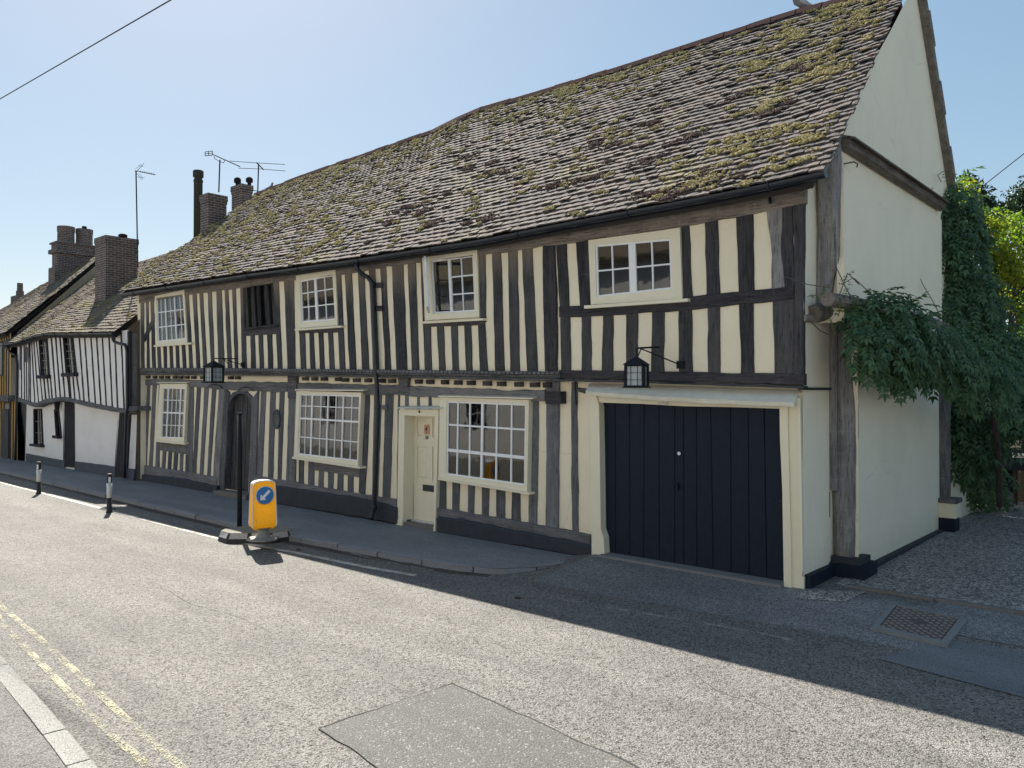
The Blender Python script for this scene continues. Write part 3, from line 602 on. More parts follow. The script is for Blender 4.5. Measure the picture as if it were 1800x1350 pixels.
bay('short_stud', [cB(777, 828, 790, 845), cB(880, 942, 900, 957), cB(992, 1052, 1012, 1072), cB(1108, 1167, 1130, 1188)], lambda x: 584 - (x - 525) * .04, fB3, (525.5, 528), (None, None), YS, 'stud_up', H)
timber('stud', [(592.9, 560), (596.2, fB3(600))], [(602, 560), (606.2, fB3(606))], YS - .001, 'stud_up', H)
timber('window_rail', [(744, 567), (851, 561)], [(744, 575.5), (851, 570.5)], YS - .003, 'rail_dark', H)
bay('short_stud', [cC(1055, 1127, 1067, 1153), cC(1208, 1292, 1230, 1310), cD(120, 182, 133, 200), cD(245, 308, 258, 325)], lambda x: 574 - (x - 744) * .05, fB3, (744.5, 746.7), (851.5, 857), YS, 'stud_up', H)
timber('stud', [(840.5, 445), (842.5, 566)], [(852.2, 445), (853.5, 566)], YS, 'stud_up', H)
bay('stud', [cD(375, 437, 400, 465), cD(517, 580, 552, 603), cD(668, 708, 690, 755), cD(803, 898, 855, 918)], fU3, fB3, (None, None), cD(900, 900, 920, 920)[::2], YS, 'stud_up', H)
timber('main_post', G([(900, 160), (905, 700), (920, 1310)], 780, 400, 5.192), G([(1003, 150), (1028, 700), (1030, 1310)], 780, 400, 5.192), YS - .02, 'stud_bay', H, depth=.1)
# right bay
rlT = [(982.5, 538.5), (1040, 536), (1200, 522), (1395, 502.5)]; rlB = [(983, 558), (1040, 556), (1200, 546), (1395, 526)]
fr_t = lambda x: pl(rlT, x) + 2; fr_b = lambda x: pl(rlB, x) - 2
bay('stud', [cD(1003, 1020, 1030, 1055), cD(1117, 1203, 1143, 1237)], fU3, fr_t, (None, None), (1034.5, 1040), YS, 'stud_bay', H)
bay('stud', [cE(836, 925, 855, 938), cE(1003, 1110, 1015, 1127), cE(1210, 1288, 1218, 1318)], fU3, fr_t, (1196.5, 1200), (None, None), YS, 'stud_bay', H)
timber('brace', [(1346.5, 368), (1357, 440), (1356, 512)], [(1376, 362), (1374, 440), (1380, 508)], YS - .004, 'post', H)
timber('stud', [(1372, 362), (1372, 508)], [(1393, 358), (1397, 506)], YS - .001, 'stud_bay', H)
timber('window_rail', rlT, rlB, YS - .008, 'rail_dark', H, wob=.008)
botT = [(982, 650.5), (1100, 651.5), (1240, 654.5), (1413, 657)]; botB = [(982, 670), (1120, 673), (1290, 679), (1413, 683)]
bay('short_stud', [cE(137, 205, 142, 205), cE(258, 330, 262, 322), cE(390, 465, 390, 467), cE(535, 618, 533, 612), cE(690, 775, 687, 775), cE(850, 945, 858, 945), cE(1015, 1127, 1018, 1138), cE(1212, 1325, 1218, 1337)],
    fr_b, lambda x: pl(botT, x) + 1.5, (984, 985.5), (1396, 1397), YS, 'stud_bay', H)
timber('corner_stud', [(1394, 358), (1396, 500), (1394, 660)], [(1412.5, 355), (1411, 500), (1411, 660)], YS - .015, 'stud_bay', H, depth=.08)
timber('bottom_rail', botT, [(x, y - 5) for x, y in botB], YS - .02, 'rail_dark', H, depth=.09)
timber('drip_board', [(x, y - 4.5) for x, y in botB], botB, YS - .045, 'blackpaint', H, depth=.12, wob=.002)
# wall plate under the eaves
plT = [(244, 508), (420, 483), (640, 452), (800, 430), (960, 402), (1040, 388), (1130, 375), (1260, 352), (1350, 331), (1415, 319)]
plB = [(244, 533), (344, 516), (416, 507), (487, 495), (598, 482.5), (686, 468), (733, 461), (858, 446.5), (956, 433), (1014, 425), (1130, 408), (1212, 396), (1290, 381.5), (1350, 370), (1414, 357)]
plT2 = [(x, pl(plT, x)) for x, _ in plB]
timber('wall_plate', plT2, plB, YU - .045, 'plate', H, depth=.1, wob=.012)
# moulded bressummer, joist ends, lower rail
mb = MB(); slab(mb, [(x, y) for x, y in Bt], [(x, y + 5.5) for x, y in Bt], YU - .10, .16, .002, .006); slab(mb, [(x, y + 5.3) for x, y in Bt], [(x, lerp(pl(Bt, x), pl(Bb, x), .66)) for x, _ in Bt], YU - .08, .14, .003, .012)
slab(mb, [(x, lerp(pl(Bt, x), pl(Bb, x), .66)) for x, _ in Bt], [(x, y) for x, y in Bb], YU - .05, .12, .004, .014)
bre = mb.build('bressummer', 'rail', H)
mb = MB(); x = 250.0
while x < 980:     # billet carving along the moulding
    d = 3.1 + (x - 250) / 730 * 3.4; A = [onY(x + d * .25, fBt(x) + 1, YU - .112), onY(x + d * .95, fBt(x) + 1, YU - .112), onY(x + d * .75, fBt(x) + 5, YU - .112), onY(x, fBt(x) + 5, YU - .112)]
    mb.hexa(A, [p + V((0, .03, 0)) for p in A]); x += d * 1.25
mb.build('billet_carving', 'rail', bre)
def jf(x): return fBb(x)
J = [258, 270, 281, 292, 305, 315, 326, 338, 354, 367, 403, 415, 534, 550, 567, 592, 604, 624, 644, 668, 686, 733, 753, 779, 802.5, 825, 854, 879, 909, 937, 960]
for i, x in enumerate(J):
    w_ = 4.2 + (x - 250) / 730 * 10; h_ = 4.5 + (x - 250) / 730 * 4.2; y0 = fBb(x) + .6 + (1 if x < 600 else 2)
    timber('joist_end', [(x - w_ / 2, y0), (x - w_ / 2, y0 + h_)], [(x + w_ / 2, y0), (x + w_ / 2, y0 + h_)], YL - .09, 'joist', H, depth=.1, c=.012)
timber('lower_rail', [(243, 667), (300, 666), (372, 669)], [(243, 678), (300, 676), (372, 683)], YL - .05, 'rail', H, depth=.08, wob=.01)
timber('lower_rail', [(372, 671), (440, 671), (505, 672)], [(372, 684), (440, 688), (505, 689)], YL - .045, 'rail', H, depth=.08, wob=.012)
timber('post_head', [(505, 656), (505, 700)], [(521, 656), (520, 700)], YL - .08, 'rail', H, depth=.1)
timber('lower_rail', [(521, 673), (580, 674), (640, 676), (720, 677)], [(521, 684), (580, 686), (640, 694), (720, 695)], YL - .05, 'rail', H, depth=.08, wob=.012)
timber('post_head', [(699, 664), (701, 680)], [(717, 664), (716, 680)], YL - .09, 'rail', H, depth=.1)
timber('lower_rail', [(720, 678), (800, 682), (900, 685), (957, 685)], [(720, 697), (800, 699), (900, 703), (957, 707)], YL - .055, 'rail', H, depth=.09, wob=.014)
timber('rail_end', [(957, 688), (957, 710)], [(985, 688), (985, 710)], YL - .14, 'rail_dark', H, depth=.16, c=.02)
mb = MB()
for x0, x1 in ((243, 505), (521, 700), (716, 958)):     # pale fillet over the rail
    slab(mb, [(x, fBb(x) + 1) for x in fr(x0, x1, 8)], [(x, pl([(243, 668), (372, 671), (505, 673), (640, 676), (720, 678), (800, 682), (958, 686)], x)) for x in fr(x0, x1, 8)], YL - .015, .05, .001, .003)
mb.build('plaster_fillet', 'plaster', H)
# ---- studs, ground floor
YG = YL - .022
c5 = lambda *c: tuple(230 + v / 5.625 for v in c); c6 = lambda *c: tuple(420 + v / 5.192 for v in c); c7 = lambda *c: tuple(620 + v / 4.5 for v in c); c3 = lambda *c: tuple(600 + v / 2.328 for v in c)
fL3 = lambda x: fLt(x) - 2; fG3 = lambda x: fLb(x) + 2
bay('stud', [c5(145, 160, 98, 120), c5(188, 215, 150, 175), c5(250, 275, 208, 237)], fL3, fG3, (246, 239.5), (281, 279.5), YG, 'stud_low', H)
timber('window_rail', [(280, 778), (327, 783)], [(280, 791.5), (326.5, 799)], YG - .004, 'rail', H)
bay('short_stud', [c5(295, 313, 283, 303), c5(345, 370, 332, 360), c5(402, 425, 390, 415), c5(463, 485, 448, 475), c5(517, 543, 505, 533)], lambda x: 790 + (x - 280) * .16, fG3, (None, None), (None, None), YG, 'stud_low', H)
timber('stud', [(331, 676), (325.5, 830)], [(340.2, 678), (337.6, 834)], YG, 'stud_low', H)
bay('stud', [c5(620, 650, 575, 605), c5(688, 725, 638, 675), c5(765, 800, 708, 748), c5(840, 868, 778, 805)], fL3, fG3, (None, None), (None, None), YG, 'stud_low', H)
timber('stud', [(326, 800), (325, 832)], [(332, 680), (332.2, 833)][:0] or [(331, 800), (332.2, 833)], YG - .001, 'stud_low', H)
for nm, A, B in (('door_post', [(384.5, 684), (378, 770), (373, 856)], [(394, 684), (389, 770), (384, 860)]), ('door_post', [(394.5, 684), (390, 770), (384.5, 860)], [(402, 690), (398, 770), (394, 860)]),
                 ('door_post', [(442, 702), (440, 770), (436, 866)], [(452.5, 688), (450.5, 770), (448, 862)])):
    timber(nm, A, B, YL - .05, 'post' if A[0][0] < 390 else 'stud_low', H, depth=.14)
bay('stud', [c6(172, 200, 145, 158), c6(245, 282, 207, 262), c6(332, 368, 305, 348), c6(412, 452, 380, 422)], fL3, fG3, (None, None), (None, None), YG, 'stud_low', H)
timber('main_post', [(507, 686), (505, 770), (501.5, 850)], [(521, 690), (519, 770), (517, 856)], YG - .02, 'stud_low', H, depth=.08)
timber('window_rail', [(553, 811), (632, 823)], [(553, 827), (632, 839)], YG - .004, 'rail', H)
bay('stud', [c6(510, 545, 505, 540), c6(590, 632, 585, 628)], lambda x: 800 + (x - 515) * .12, fG3, (None, None), (552.5, 551), YG, 'stud_low', H)
bay('short_stud', [c6(685, 725, 680, 720), c6(770, 810, 765, 808), c6(862, 898, 852, 893), c6(948, 990, 945, 985), c6(1042, 1088, 1040, 1085)], lambda x: 826 + (x - 553) * .15, fG3, (None, None), (None, None), YG, 'stud_low', H)
timber('stud', [(638.5, 690), (634, 780), (629.5, 866)], [(649.2, 694), (646, 780), (641, 870)], YG, 'stud_low', H)
bay('stud', [c7(130, 165, 95, 150), c7(225, 255, 195, 232), c7(318, 355, 292, 345)], fL3, fG3, (None, None), (702, 699.5), YG, 'stud_low', H)
bay('short_stud', [c7(395, 410, 395, 410), c7(437, 507, 437, 503), c7(523, 593, 525, 593), c7(617, 690, 620, 690)], fL3, lambda x: 719, (None, None), (None, None), YG, 'stud_low', H)
bay('short_stud', [c3(427, 452, 427, 452), c3(483, 517, 480, 515), c3(545, 573, 540, 572), c3(603, 632, 600, 632), c3(668, 695, 668, 695), c3(730, 762, 732, 762)], lambda x: 842 + (x - 770) * .16, fG3, (772, 771), (None, None), YG, 'stud_low', H)
timber('stud', [(935.5, 702), (931, 800), (927.3, 922)], [(946, 706), (945, 800), (943.5, 924)], YG, 'stud_low', H)
timber('main_post', [(959.5, 668), (959.5, 800), (958, 928)], [(982, 668), (980.5, 800), (980, 932)], YG - .02, 'stud_low', H, depth=.08)
timber('stud', [(1003.5, 672), (1003.5, 800), (1005, 938)], [(1013.8, 672), (1014.5, 800), (1016.5, 941)], YG, 'stud_low', H)
timber('window_rail', [(1013, 682), (1036, 684)], [(1013, 688), (1036, 695)], YG, 'rail', H)
# sill beams and black plinth
for A, B in (([(238, 816), (332, 830.5), (381, 840)], [(238, 833), (320, 842), (380, 856)]), ([(445, 837), (513, 847), (604, 864), (697, 878)], [(445, 848), (537, 862), (640, 878), (697, 893)]), ([(766, 891), (858, 908), (956, 925), (1037, 941)], [(766, 907), (858, 924), (956, 944), (1037, 959)])):
    timber('sill_beam', A, B, YG - .045, 'rail', H, depth=.1, wob=.012)
for A, B in (([(230, 832), (320, 841), (381, 855)], [(226, 851), (320, 866), (378, 878)]), ([(440, 848), (537, 861), (640, 877), (697, 892)], [(440, 880), (537, 895), (640, 912), (697, 922)]), ([(768, 906), (858, 923), (956, 943), (1038, 958)], [(768, 938), (858, 953), (956, 968), (1040, 983)])):
    timber('plinth', A, B, YG - .11, 'plinth', H, depth=.2, wob=.01, c=.03)
timber('door_step', [(375, 862), (432, 870)], [(375, 880), (432, 890)], YL - .28, 'stone', H, depth=.35, c=.02)
# arched oak door
pts = [(400.5, 722), (404, 706), (411, 696), (420, 691.5), (430, 693), (438, 701), (443, 716), (436, 866), (393, 858)]
mb = MB(); mb.prism([onY(x, y, YL + .10) for x, y in pts], (0, .05, 0)); ad = mb.build('arched_door', 'door_oak', H)
for i in range(1, 5):
    a = lerp(400, 443, i / 5); b = lerp(392, 436, i / 5); y0 = pl([(p[0], p[1]) for p in pts[:7]], a)
    timber('cover_strip', [(a - .7, y0 + 2), (b - .7, 861)], [(a + .7, y0 + 2), (b + .7, 861)], YL + .085, 'door_oak', ad, depth=.02, wob=.001, c=.003)
mb = MB(); pa = [onY(x, y, YL - .03) for x, y in pts[:7]]; po = [onY(x, y, YL - .03) for x, y in [(397.5, 722), (401, 700), (409, 690), (420, 686), (432, 687), (442, 696), (447, 716)]]
for i in range(6): mb.hexa([pa[i], pa[i + 1], po[i + 1], po[i]], [p + V((0, .14, 0)) for p in (pa[i], pa[i + 1], po[i + 1], po[i])])
mb.build('door_arch', 'stud_low', ad)
for cx0, w_, yy in ((377, 13, 677), (432, 14, 682)):      # iron hoops on the rail
    mb = MB(); mb.tube([onY(cx0 + w_ * cos(a), yy + 7 - 8 * sin(a), YL - .07) for a in fr(.15, pi - .15, 10)], .008, 6); mb.build('iron_hoop', 'iron', H)
mb = MB(); mb.tube([onY(994 + 17 * cos(a), 672 - 12 * sin(a), YL - .1) for a in fr(0, pi, 12)] + [onY(977, 690, YL - .1)][:0], .012, 6); mb.tube([onY(1011, 672, YL - .1), onY(1013, 712, YL - .1)], .012, 6); mb.build('cable_loop', 'iron', H)

# ---- cream front door in its box frame
Yd = YL - .10
fo = [(701, 719.6), (771, 719.6), (765, 929), (697.8, 921)]; fi = [(711, 730), (765, 732), (762, 919), (708, 915)]
O3 = [onY(x, y, Yd) for x, y in fo]; I3 = [onY(x, y, Yd) for x, y in fi]
mb = MB(); mb.prism([O3[0], O3[1], O3[2], I3[2], I3[1], I3[0], I3[3], O3[3]], (0, .36, 0)); fd = mb.build('door_frame', 'creampaint', H)
mb = MB(); a = onY(697, 718, Yd - .07); b = onY(775, 718.5, Yd - .07); mb.hexa([a, b, b + V((0, 0, .018)), a + V((0, 0, .018))], [p + V((0, .16, .03)) for p in (a, b, b + V((0, 0, .018)), a + V((0, 0, .018)))]); mb.build('hood', 'leadwhite', fd)
mb = MB(); mb.box((O3[3].x - .01, Yd - .012, -.06), (I3[3].x - .01, Yd + .1, .05)); mb.box((I3[2].x + .01, Yd - .012, -.06), (O3[2].x + .01, Yd + .1, .04)); mb.build('plinth_block', 'creampaint', fd)
mb = MB(); mb.box((I3[3].x, Yd + .02, -.06), (I3[2].x, Yd + .3, .02)); mb.build('threshold', 'stone', fd); mb = MB(); mb.box((I3[3].x, Yd + .2, .02), (I3[2].x, Yd + .27, .055)); mb.build('threshold', 'leadwhite', fd)
Yk = Yd + .24; x0, x1, z0, z1 = I3[0].x - .02, I3[1].x + .02, .05, I3[0].z + .02
dq = lambda u, v, y=Yk: V((lerp(x0, x1, u), y, lerp(z1, z0, v)))
panels = [(.10, .42, .045, .215), (.58, .90, .045, .215), (.10, .42, .30, .615), (.58, .90, .30, .615)]
mb = MB(); mb.prism([dq(0, 0), dq(1, 0), dq(1, 1), dq(0, 1)], (0, .045, 0), [[dq(a, c), dq(b, c), dq(b, d), dq(a, d)] for a, b, c, d in panels]); door = mb.build('front_door', 'creampaint', H)
for a, b, c, d in panels:
    e = .028; mb = MB(); A = [dq(a, c, Yk + .022), dq(b, c, Yk + .022), dq(b, d, Yk + .022), dq(a, d, Yk + .022)]; mb.hexa(A, [p + V((0, .02, 0)) for p in A])
    B_ = [dq(a + e * 1.6, c + e, Yk + .008), dq(b - e * 1.6, c + e, Yk + .008), dq(b - e * 1.6, d - e, Yk + .008), dq(a + e * 1.6, d - e, Yk + .008)]
    Bo = [dq(a + e * .7, c + e * .5, Yk + .021), dq(b - e * .7, c + e * .5, Yk + .021), dq(b - e * .7, d - e * .5, Yk + .021), dq(a + e * .7, d - e * .5, Yk + .021)]; mb.hexa(B_, Bo); mb.build('door_panel', 'creampaint', door)
mb = MB(); A = [dq(.30, .66, Yk - .012), dq(.74, .66, Yk - .012), dq(.74, .72, Yk - .012), dq(.30, .72, Yk - .012)]; mb.hexa(A, [p + V((0, .02, 0)) for p in A]); mb.build('letter_box', 'blackpaint', door)
mb = MB(); mb.lathe(V((0, 0, 0)), [(.001, 0), (.02, .004), (.022, .012), (.001, .014)], 12)
kv = dq(.5, 0); mb.v = [(kv.x + x, Yd - z, I3[0].z + .07 + y) for x, y, z in mb.v]; mb.build('frame_boss', 'iron', fd)
def text(body, size, origin, mat, name, parent, rot=(pi / 2, 0, 0), ext_=.003, align='CENTER'):
    cu_ = bpy.data.curves.new(name, 'FONT'); cu_.body = body; cu_.size = size; cu_.extrude = ext_; cu_.align_x = align
    t = bpy.data.objects.new(name, cu_); S.collection.objects.link(t); bpy.context.view_layer.update()
    me = bpy.data.meshes.new_from_object(t.evaluated_get(bpy.context.evaluated_depsgraph_get())); bpy.data.objects.remove(t)
    o = bpy.data.objects.new(name, me); me.materials.append(M[mat]); S.collection.objects.link(o); o.rotation_euler = rot; o.parent = parent
    o.location = V(origin) - (rootloc(parent) if parent else V((0, 0, 0))); return o
text('58', .085, onY(750, 772, Yk - .006), 'black', 'house_number', door)
pc = onY(749.5, 755, Yk - .02); pq = thing('tile_plaque', 'small square orange tile with a black bird silhouette on the cream front door', 'plaque', pc)
mb = MB(); mb.box(pc + V((-.062, 0, -.085)), pc + V((.062, .014, .085))); mb.build('tile', 'terracotta', pq)
bird2 = [(-.045, .0), (-.02, .005), (-.01, .03), (.0, .045), (.012, .045), (.02, .03), (.016, .0), (.01, -.03), (.0, -.035), (-.015, -.02), (-.03, -.012)]
mb = MB(); mb.prism([pc + V((x, -.004, z + .005)) for x, z in bird2], (0, .004, 0)); mb.box(pc + V((-.006, -.003, -.062)), pc + V((-.002, .0, -.035))); mb.box(pc + V((.006, -.003, -.062)), pc + V((.01, .0, -.035))); mb.build('bird_motif', 'black', pq)
# oval plaque
oc_ = onY(484.5, 737, YL - .06); mb = MB(); rx, rz = .145, .215
def oval(r0, r1, y0, y1): return [(rx * r0, rz * r0, y0), (rx * r1, rz * r1, y1)]
ri = [(1, 1, 0), (1, 1, -.02), (.93, .95, -.03), (.88, .91, -.018), (.01, .01, -.02)]; n = 28
vs = [(oc_.x + rx * a * cos(2 * pi * j / n), oc_.y + dy + .03, oc_.z + rz * b * sin(2 * pi * j / n)) for a, b, dy in ri for j in range(n)]
mb.add(vs, [(i * n + j, i * n + (j + 1) % n, (i + 1) * n + (j + 1) % n, (i + 1) * n + j) for i in range(len(ri) - 1) for j in range(n)] + [tuple(range(n))])
tag(mb.build('oval_plaque', plain('slate grey plaque', (.055, .065, .07), .5, 12, .2), smooth=True), 'dark oval plaque fixed to the studs right of the arched oak door', 'plaque')

# ---- garage
YJ = -.02
O3 = [onY(x, y, YJ) for x, y in [(1036, 686), (1412, 700), (1412, 1046), (1049, 984)]]; I3 = [onY(x, y, YJ) for x, y in GO]
gl = [(1038, 684), (1047, 684), (1050, 800), (1049, 985), (1062, 985), (1061, 951), (1056, 944), (1055, 800), (1052, 716)]
def jamb(name, px, Yf, dep, mat='creampaint', parent=H): mb = MB(); mb.prism([onY(x, y, Yf) for x, y in px], (0, dep, 0)); return mb.build(name, mat, parent)
jamb('garage_jamb', [(1038, 690), (1046, 690), (1049, 900), (1048, 940), (1039, 982)][:0] or [(1037.5, 690), (1047, 692), (1053, 715), (1056, 930), (1061, 945), (1063, 984), (1040, 980), (1039, 800)], YJ, .28)
jamb('garage_jamb', [(1370, 704), (1384, 705), (1385, 760), (1390, 960), (1391, 1044), (1378, 1043), (1375, 860), (1371, 770)], YJ - .02, .30)
jamb('garage_jamb', [(1384.5, 707), (1402, 708), (1404, 850), (1410, 1012), (1413, 1016), (1412.5, 1048), (1391, 1044), (1390.5, 960), (1386, 760)], YJ + .01, .27)
jamb('garage_trim', [(1401, 700), (1406, 700), (1409, 850), (1411, 1006), (1406.5, 1006), (1403, 850)], YJ - .03, .05)
jamb('garage_lintel', [(1038, 678), (1404, 690), (1404, 712), (1370, 718.5), (1300, 716), (1200, 714), (1130, 710), (1052, 707.5), (1038, 700)], YJ + .035, .24)
wallpoly('wall', [(1404, 690), (1413, 690), (1413, 1010), (1404, 1010)], YJ + .05, 'plaster', [])
# weathered lead hood over the lintel
a, b = [onY(1036, 674, YL - .08), onY(1405, 686, YL - .08)], [onY(1029, 688, YJ - .16), onY(1396, 708, YJ - .16)]
mb = MB(); n = 14; vs = []
for i in range(n + 1):
    t = i / n; p = a[0].lerp(a[1], t); q = b[0].lerp(b[1], t); q = q + V((0, 0, -.015 * sin(pi * t) + .008 * noise.noise(V((t * 9, 1, 2))))); vs += [p, q, q + V((0, .012, -.05 - .012 * noise.noise(V((t * 7, 5, 2))))), p + V((0, .02, -.09))]
mb.add(vs, [(i * 4 + j, i * 4 + j + 1, (i + 1) * 4 + j + 1, (i + 1) * 4 + j) for i in range(n) for j in range(3)] + [(0, 1, 2, 3), tuple(n * 4 + j for j in range(4))]); mb.k = 0; mb.build('lead_hood', 'hood', H)
wallpoly('wall', [(1034, 664), (1413, 676), (1412, 695), (1034, 690)], YL - .04, 'plaster', [])
# doors: two leaves of boards
YD = YJ + .13
bx = [(1055, 1061), (1081, 1082), (1106.5, 1107), (1132, 1131.5), (1158, 1159), (1186, 1186), (1201.5, 1202), (1224, 1225), (1249, 1254), (1284, 1285), (1315, 1317), (1343, 1348), (1371, 1379)]
gtop = lambda x: 704 + (x - 1055) * .036; gbot = lambda x: 984 + (x - 1060) * .182
for leaf, rng in (('garage_door', range(0, 6)), ('garage_door', range(6, 12))):
    mb = MB()
    for i in rng:
        (t0, b0), (t1, b1) = bx[i], bx[i + 1]; g_ = .35; slab(mb, [(t0 + g_, gtop(t0)), (b0 + g_, gbot(b0) - 2)], [(t1 - g_, gtop(t1)), (b1 - g_, gbot(b1) - 2)], YD + random.uniform(-.003, .003), .03, .001, .007, .5)
    lf = mb.build(leaf, 'navy', H)
    if rng[0] == 0:
        mb = MB(); c_ = onY(1194.5, 797, YD - .02); mb.lathe((0, 0, 0), [(.001, 0), (.022, .006), (.024, .018), (.001, .022)], 12); mb.v = [(c_.x + x, c_.y - z, c_.z + y) for x, y, z in mb.v]; mb.build('lock', 'signwhite', lf)
        mb = MB(); c_ = onY(1190, 855, YD - .02); mb.box(c_ + V((-.02, -.02, -.05)), c_ + V((.02, .03, .05))); mb.build('handle', 'navy', lf)
    else:
        for x, y in ((1298, 872), (1327.5, 876), (1355, 879), (1373, 881)):
            mb = MB(); c_ = onY(x, y, YD - .006); mb.lathe((0, 0, 0), [(.014, 0), (.012, .006), (.004, .009)], 8); mb.v = [(c_.x + a_, c_.y - c2, c_.z + b_) for a_, b_, c2 in mb.v]; mb.build('bolt', 'alu', lf)
mb = MB(); mb.poly([onY(x, y, YD + .035) for x, y in GO]); mb.build('garage_backing', 'black', H)
mb = MB(); mb.box((I3[3].x, YJ - .1, -.05), (I3[2].x, YD, hz(-1, 0) + .03)); mb.build('garage_threshold', 'concrete', H)
mb = MB(); c_ = onY(1164, 709.5, YJ - .01); mb.box(c_ + V((-.07, -.0, -.012)), c_ + V((.07, .06, .012))); mb.build('vent_slot', 'leadwhite', H)

# ---- return walls, corner posts and gable
XG = .25
mb = MB(); X0 = 0.0
def yz(pts, X): return [(X, y, z) for y, z in pts]
zt = onX(1412, 320, 0).z
mb.poly(yz([(YU, 3.2), (YU, 4.95), (.5, 5.2), (.5, 3.2)], .004)); mb.poly(yz([(YU, 2.42), (YU, 3.3), (.98, 3.3), (.98, 2.42)], .002)); mb.poly(yz([(-.01, .0), (-.01, 2.42), (.98, 2.42), (.98, .0)], -.002))
mb.poly([(-.1, .99, 0), (.3, .99, 0), (.3, .99, 3.25), (-.1, .99, 3.25)]); mb.poly([(-.1, .52, 3.2), (.3, .52, 3.2), (.3, .52, 5.2), (-.1, .52, 5.2)])
mb.build('wall', 'gable', H, fix=False)['label'] = 'plain cream return wall beside the garage'
mb = MB(); mb.box((-.03, YU - .03, 2.38), (.03, .97, 2.41)); mb.build('drip_mould', 'blackpaint', H)
# plinth below return and gable
mb = MB(); mb.box((-.02, .03, -.12), (.07, .85, .20)); mb.box((-.02, .82, -.12), (.42, 1.32, .22)); mb.build('plinth', 'navy', H)
mb = MB(); mb.box((.02, .85, .2), (.36, 1.25, .30)); mb.build('post_base', 'plinth', H)
mb = MB(); mb.box((.0, 1.2, -.05), (.33, 5.1, .13)); mb.build('plinth', 'plinth', H)
gb = [(.98, .05), (.98, 3.5), (.42, 3.5), (.42, 5.17), (.83, 5.53), (2.44, 7.08), (3.86, 8.66), (5.85, 5.95), (5.3, 5.6), (5.25, 3.4), (5.05, .05)]
mb = MB(); mb.poly(yz(gb, XG)); mb.build('gable_wall', 'gable', H, fix=False)['label'] = 'tall blank pale cream gable wall'
def post(name, P, wd, dp, mat='post', seed=0):
    """rough rectangular post: list of (X,Y,Z) of its front-left corner line"""
    mb = MB(); P = [V(p) for p in P]; tot = sum((b - a).length for a, b in zip(P, P[1:])); n = max(3, int(tot / .09)); R = resample(P, n); vs = []
    ws = wd if hasattr(wd, '__len__') else [wd, wd]
    for i, p in enumerate(R):
        t = i / (n - 1); w_ = pl([(k_ / (len(ws) - 1), v_) for k_, v_ in enumerate(ws)], t); m_ = 12
        for j in range(m_):
            a = 2 * pi * j / m_; cx_, cy_ = cos(a), sin(a); k_ = 1 / max(abs(cx_), abs(cy_)) ; k_ = lerp(1, k_, .8)
            nz = 1 + .10 * noise.noise(V((cx_ * 2.2 + seed, cy_ * 2.2, p.z * 1.1))) + .10 * noise.noise(V((cx_ * 5 + seed, cy_ * 5, p.z * 3.3)))
            vs.append(p + V((w_ / 2 + cx_ * k_ * w_ / 2 * nz, dp / 2 + cy_ * k_ * dp / 2 * nz, 0)))
    mb.add(vs, [(i * 12 + j, i * 12 + (j + 1) % 12, (i + 1) * 12 + (j + 1) % 12, (i + 1) * 12 + j) for i in range(n - 1) for j in range(12)] + [tuple(range(12))[::-1], tuple((n - 1) * 12 + j for j in range(12))])
    return mb.build(name, mat, H)
post('corner_post', [(-.01, .40, 3.42), (-.03, .40, 3.7), (-.01, .40, 4.3), (.02, .34, 5.0), (.04, .32, 5.35)], [.16, .27, .27, .26, .24], .24, seed=3)
post('corner_post', [(-.0, .90, .28), (-.0, .90, .9), (-.02, .90, 1.3), (.0, .9, 2.0), (.01, .88, 3.3)], [.26, .27, .29, .27, .22, .2], .24, seed=8)
post('post_facing', [(-.04, .84, 1.12), (-.035, .84, 2.0), (.0, .84, 3.25)], [.13, .12, .1], .1, seed=12)
def log(name, pts, r, mat='gable_rail'):
    mb = MB(); P = resample(pts, 14); mb.tube([p + V((0, 0, .02 * noise.noise(V((i * .7, 2, 2))))) for i, p in enumerate(P)], [r * (1 + .12 * noise.noise(V((i * .9, 7, 1)))) for i in range(14)], 10); return mb.build(name, mat, H)
mb = MB(); mb.box((-.047, .835, .78), (.0, .86, 1.10)); mb.build('mortice', 'black', H)
log('jetty_beam', [onX(1455, 526, .3), onX(1509, 535, .36), onX(1580, 551, .36), onX(1645, 569, .36)], .085)
log('beam_end', [onX(1428, 552, .05) + V((0, 0, 0)), onX(1448, 548, .06), onX(1475, 553, .14)], .11)
log('beam_end', [onX(1412, 559, .03), onX(1436, 561, .03)], .045)
# gable tie rail and rear barge board, rear post
ta, tb = onX(1480, 243, XG + .03), onX(1652, 357, XG + .03)
mb = MB()
for i in range(8):
    p, q = ta.lerp(tb, i / 8), ta.lerp(tb, (i + 1) / 8); h_ = .14; o_ = V((.09, 0, 0)); mb.hexa([p, q, q + V((0, 0, -h_)), p + V((0, 0, -h_))], [p + o_, q + o_, q + o_ + V((0, 0, -h_ * .8)), p + o_ + V((0, 0, -h_ * .8))])
    c_ = V((.15, 0, -.01)); mb.hexa([p + V((0, 0, .045)), q + V((0, 0, .045)), q + V((0, 0, .003)), p + V((0, 0, .003))], [p + c_, q + c_, q + c_ - V((0, 0, .02)), p + c_ - V((0, 0, .02))])
mb.build('tie_rail', 'gable_rail', H)
mb = MB(); b0, b1 = V((XG, 3.86, 8.75)), V((XG, 6.05, 5.55))
for i in range(7):
    p, q = b0.lerp(b1, i / 7), b0.lerp(b1, (i + 1) / 7); e = V((.10 + .02 * (i % 2), 0, 0)); n_ = V((0, -.13, -.09)); mb.hexa([p, q, q + n_, p + n_], [p + e, q + e, q + e + n_, p + e + n_])
mb.build('barge_board', 'gable_rail', H)
post('rear_post', [(.2, 5.05, .62), (.2, 5.05, 3.5)], [.18, .18], .2, seed=21)
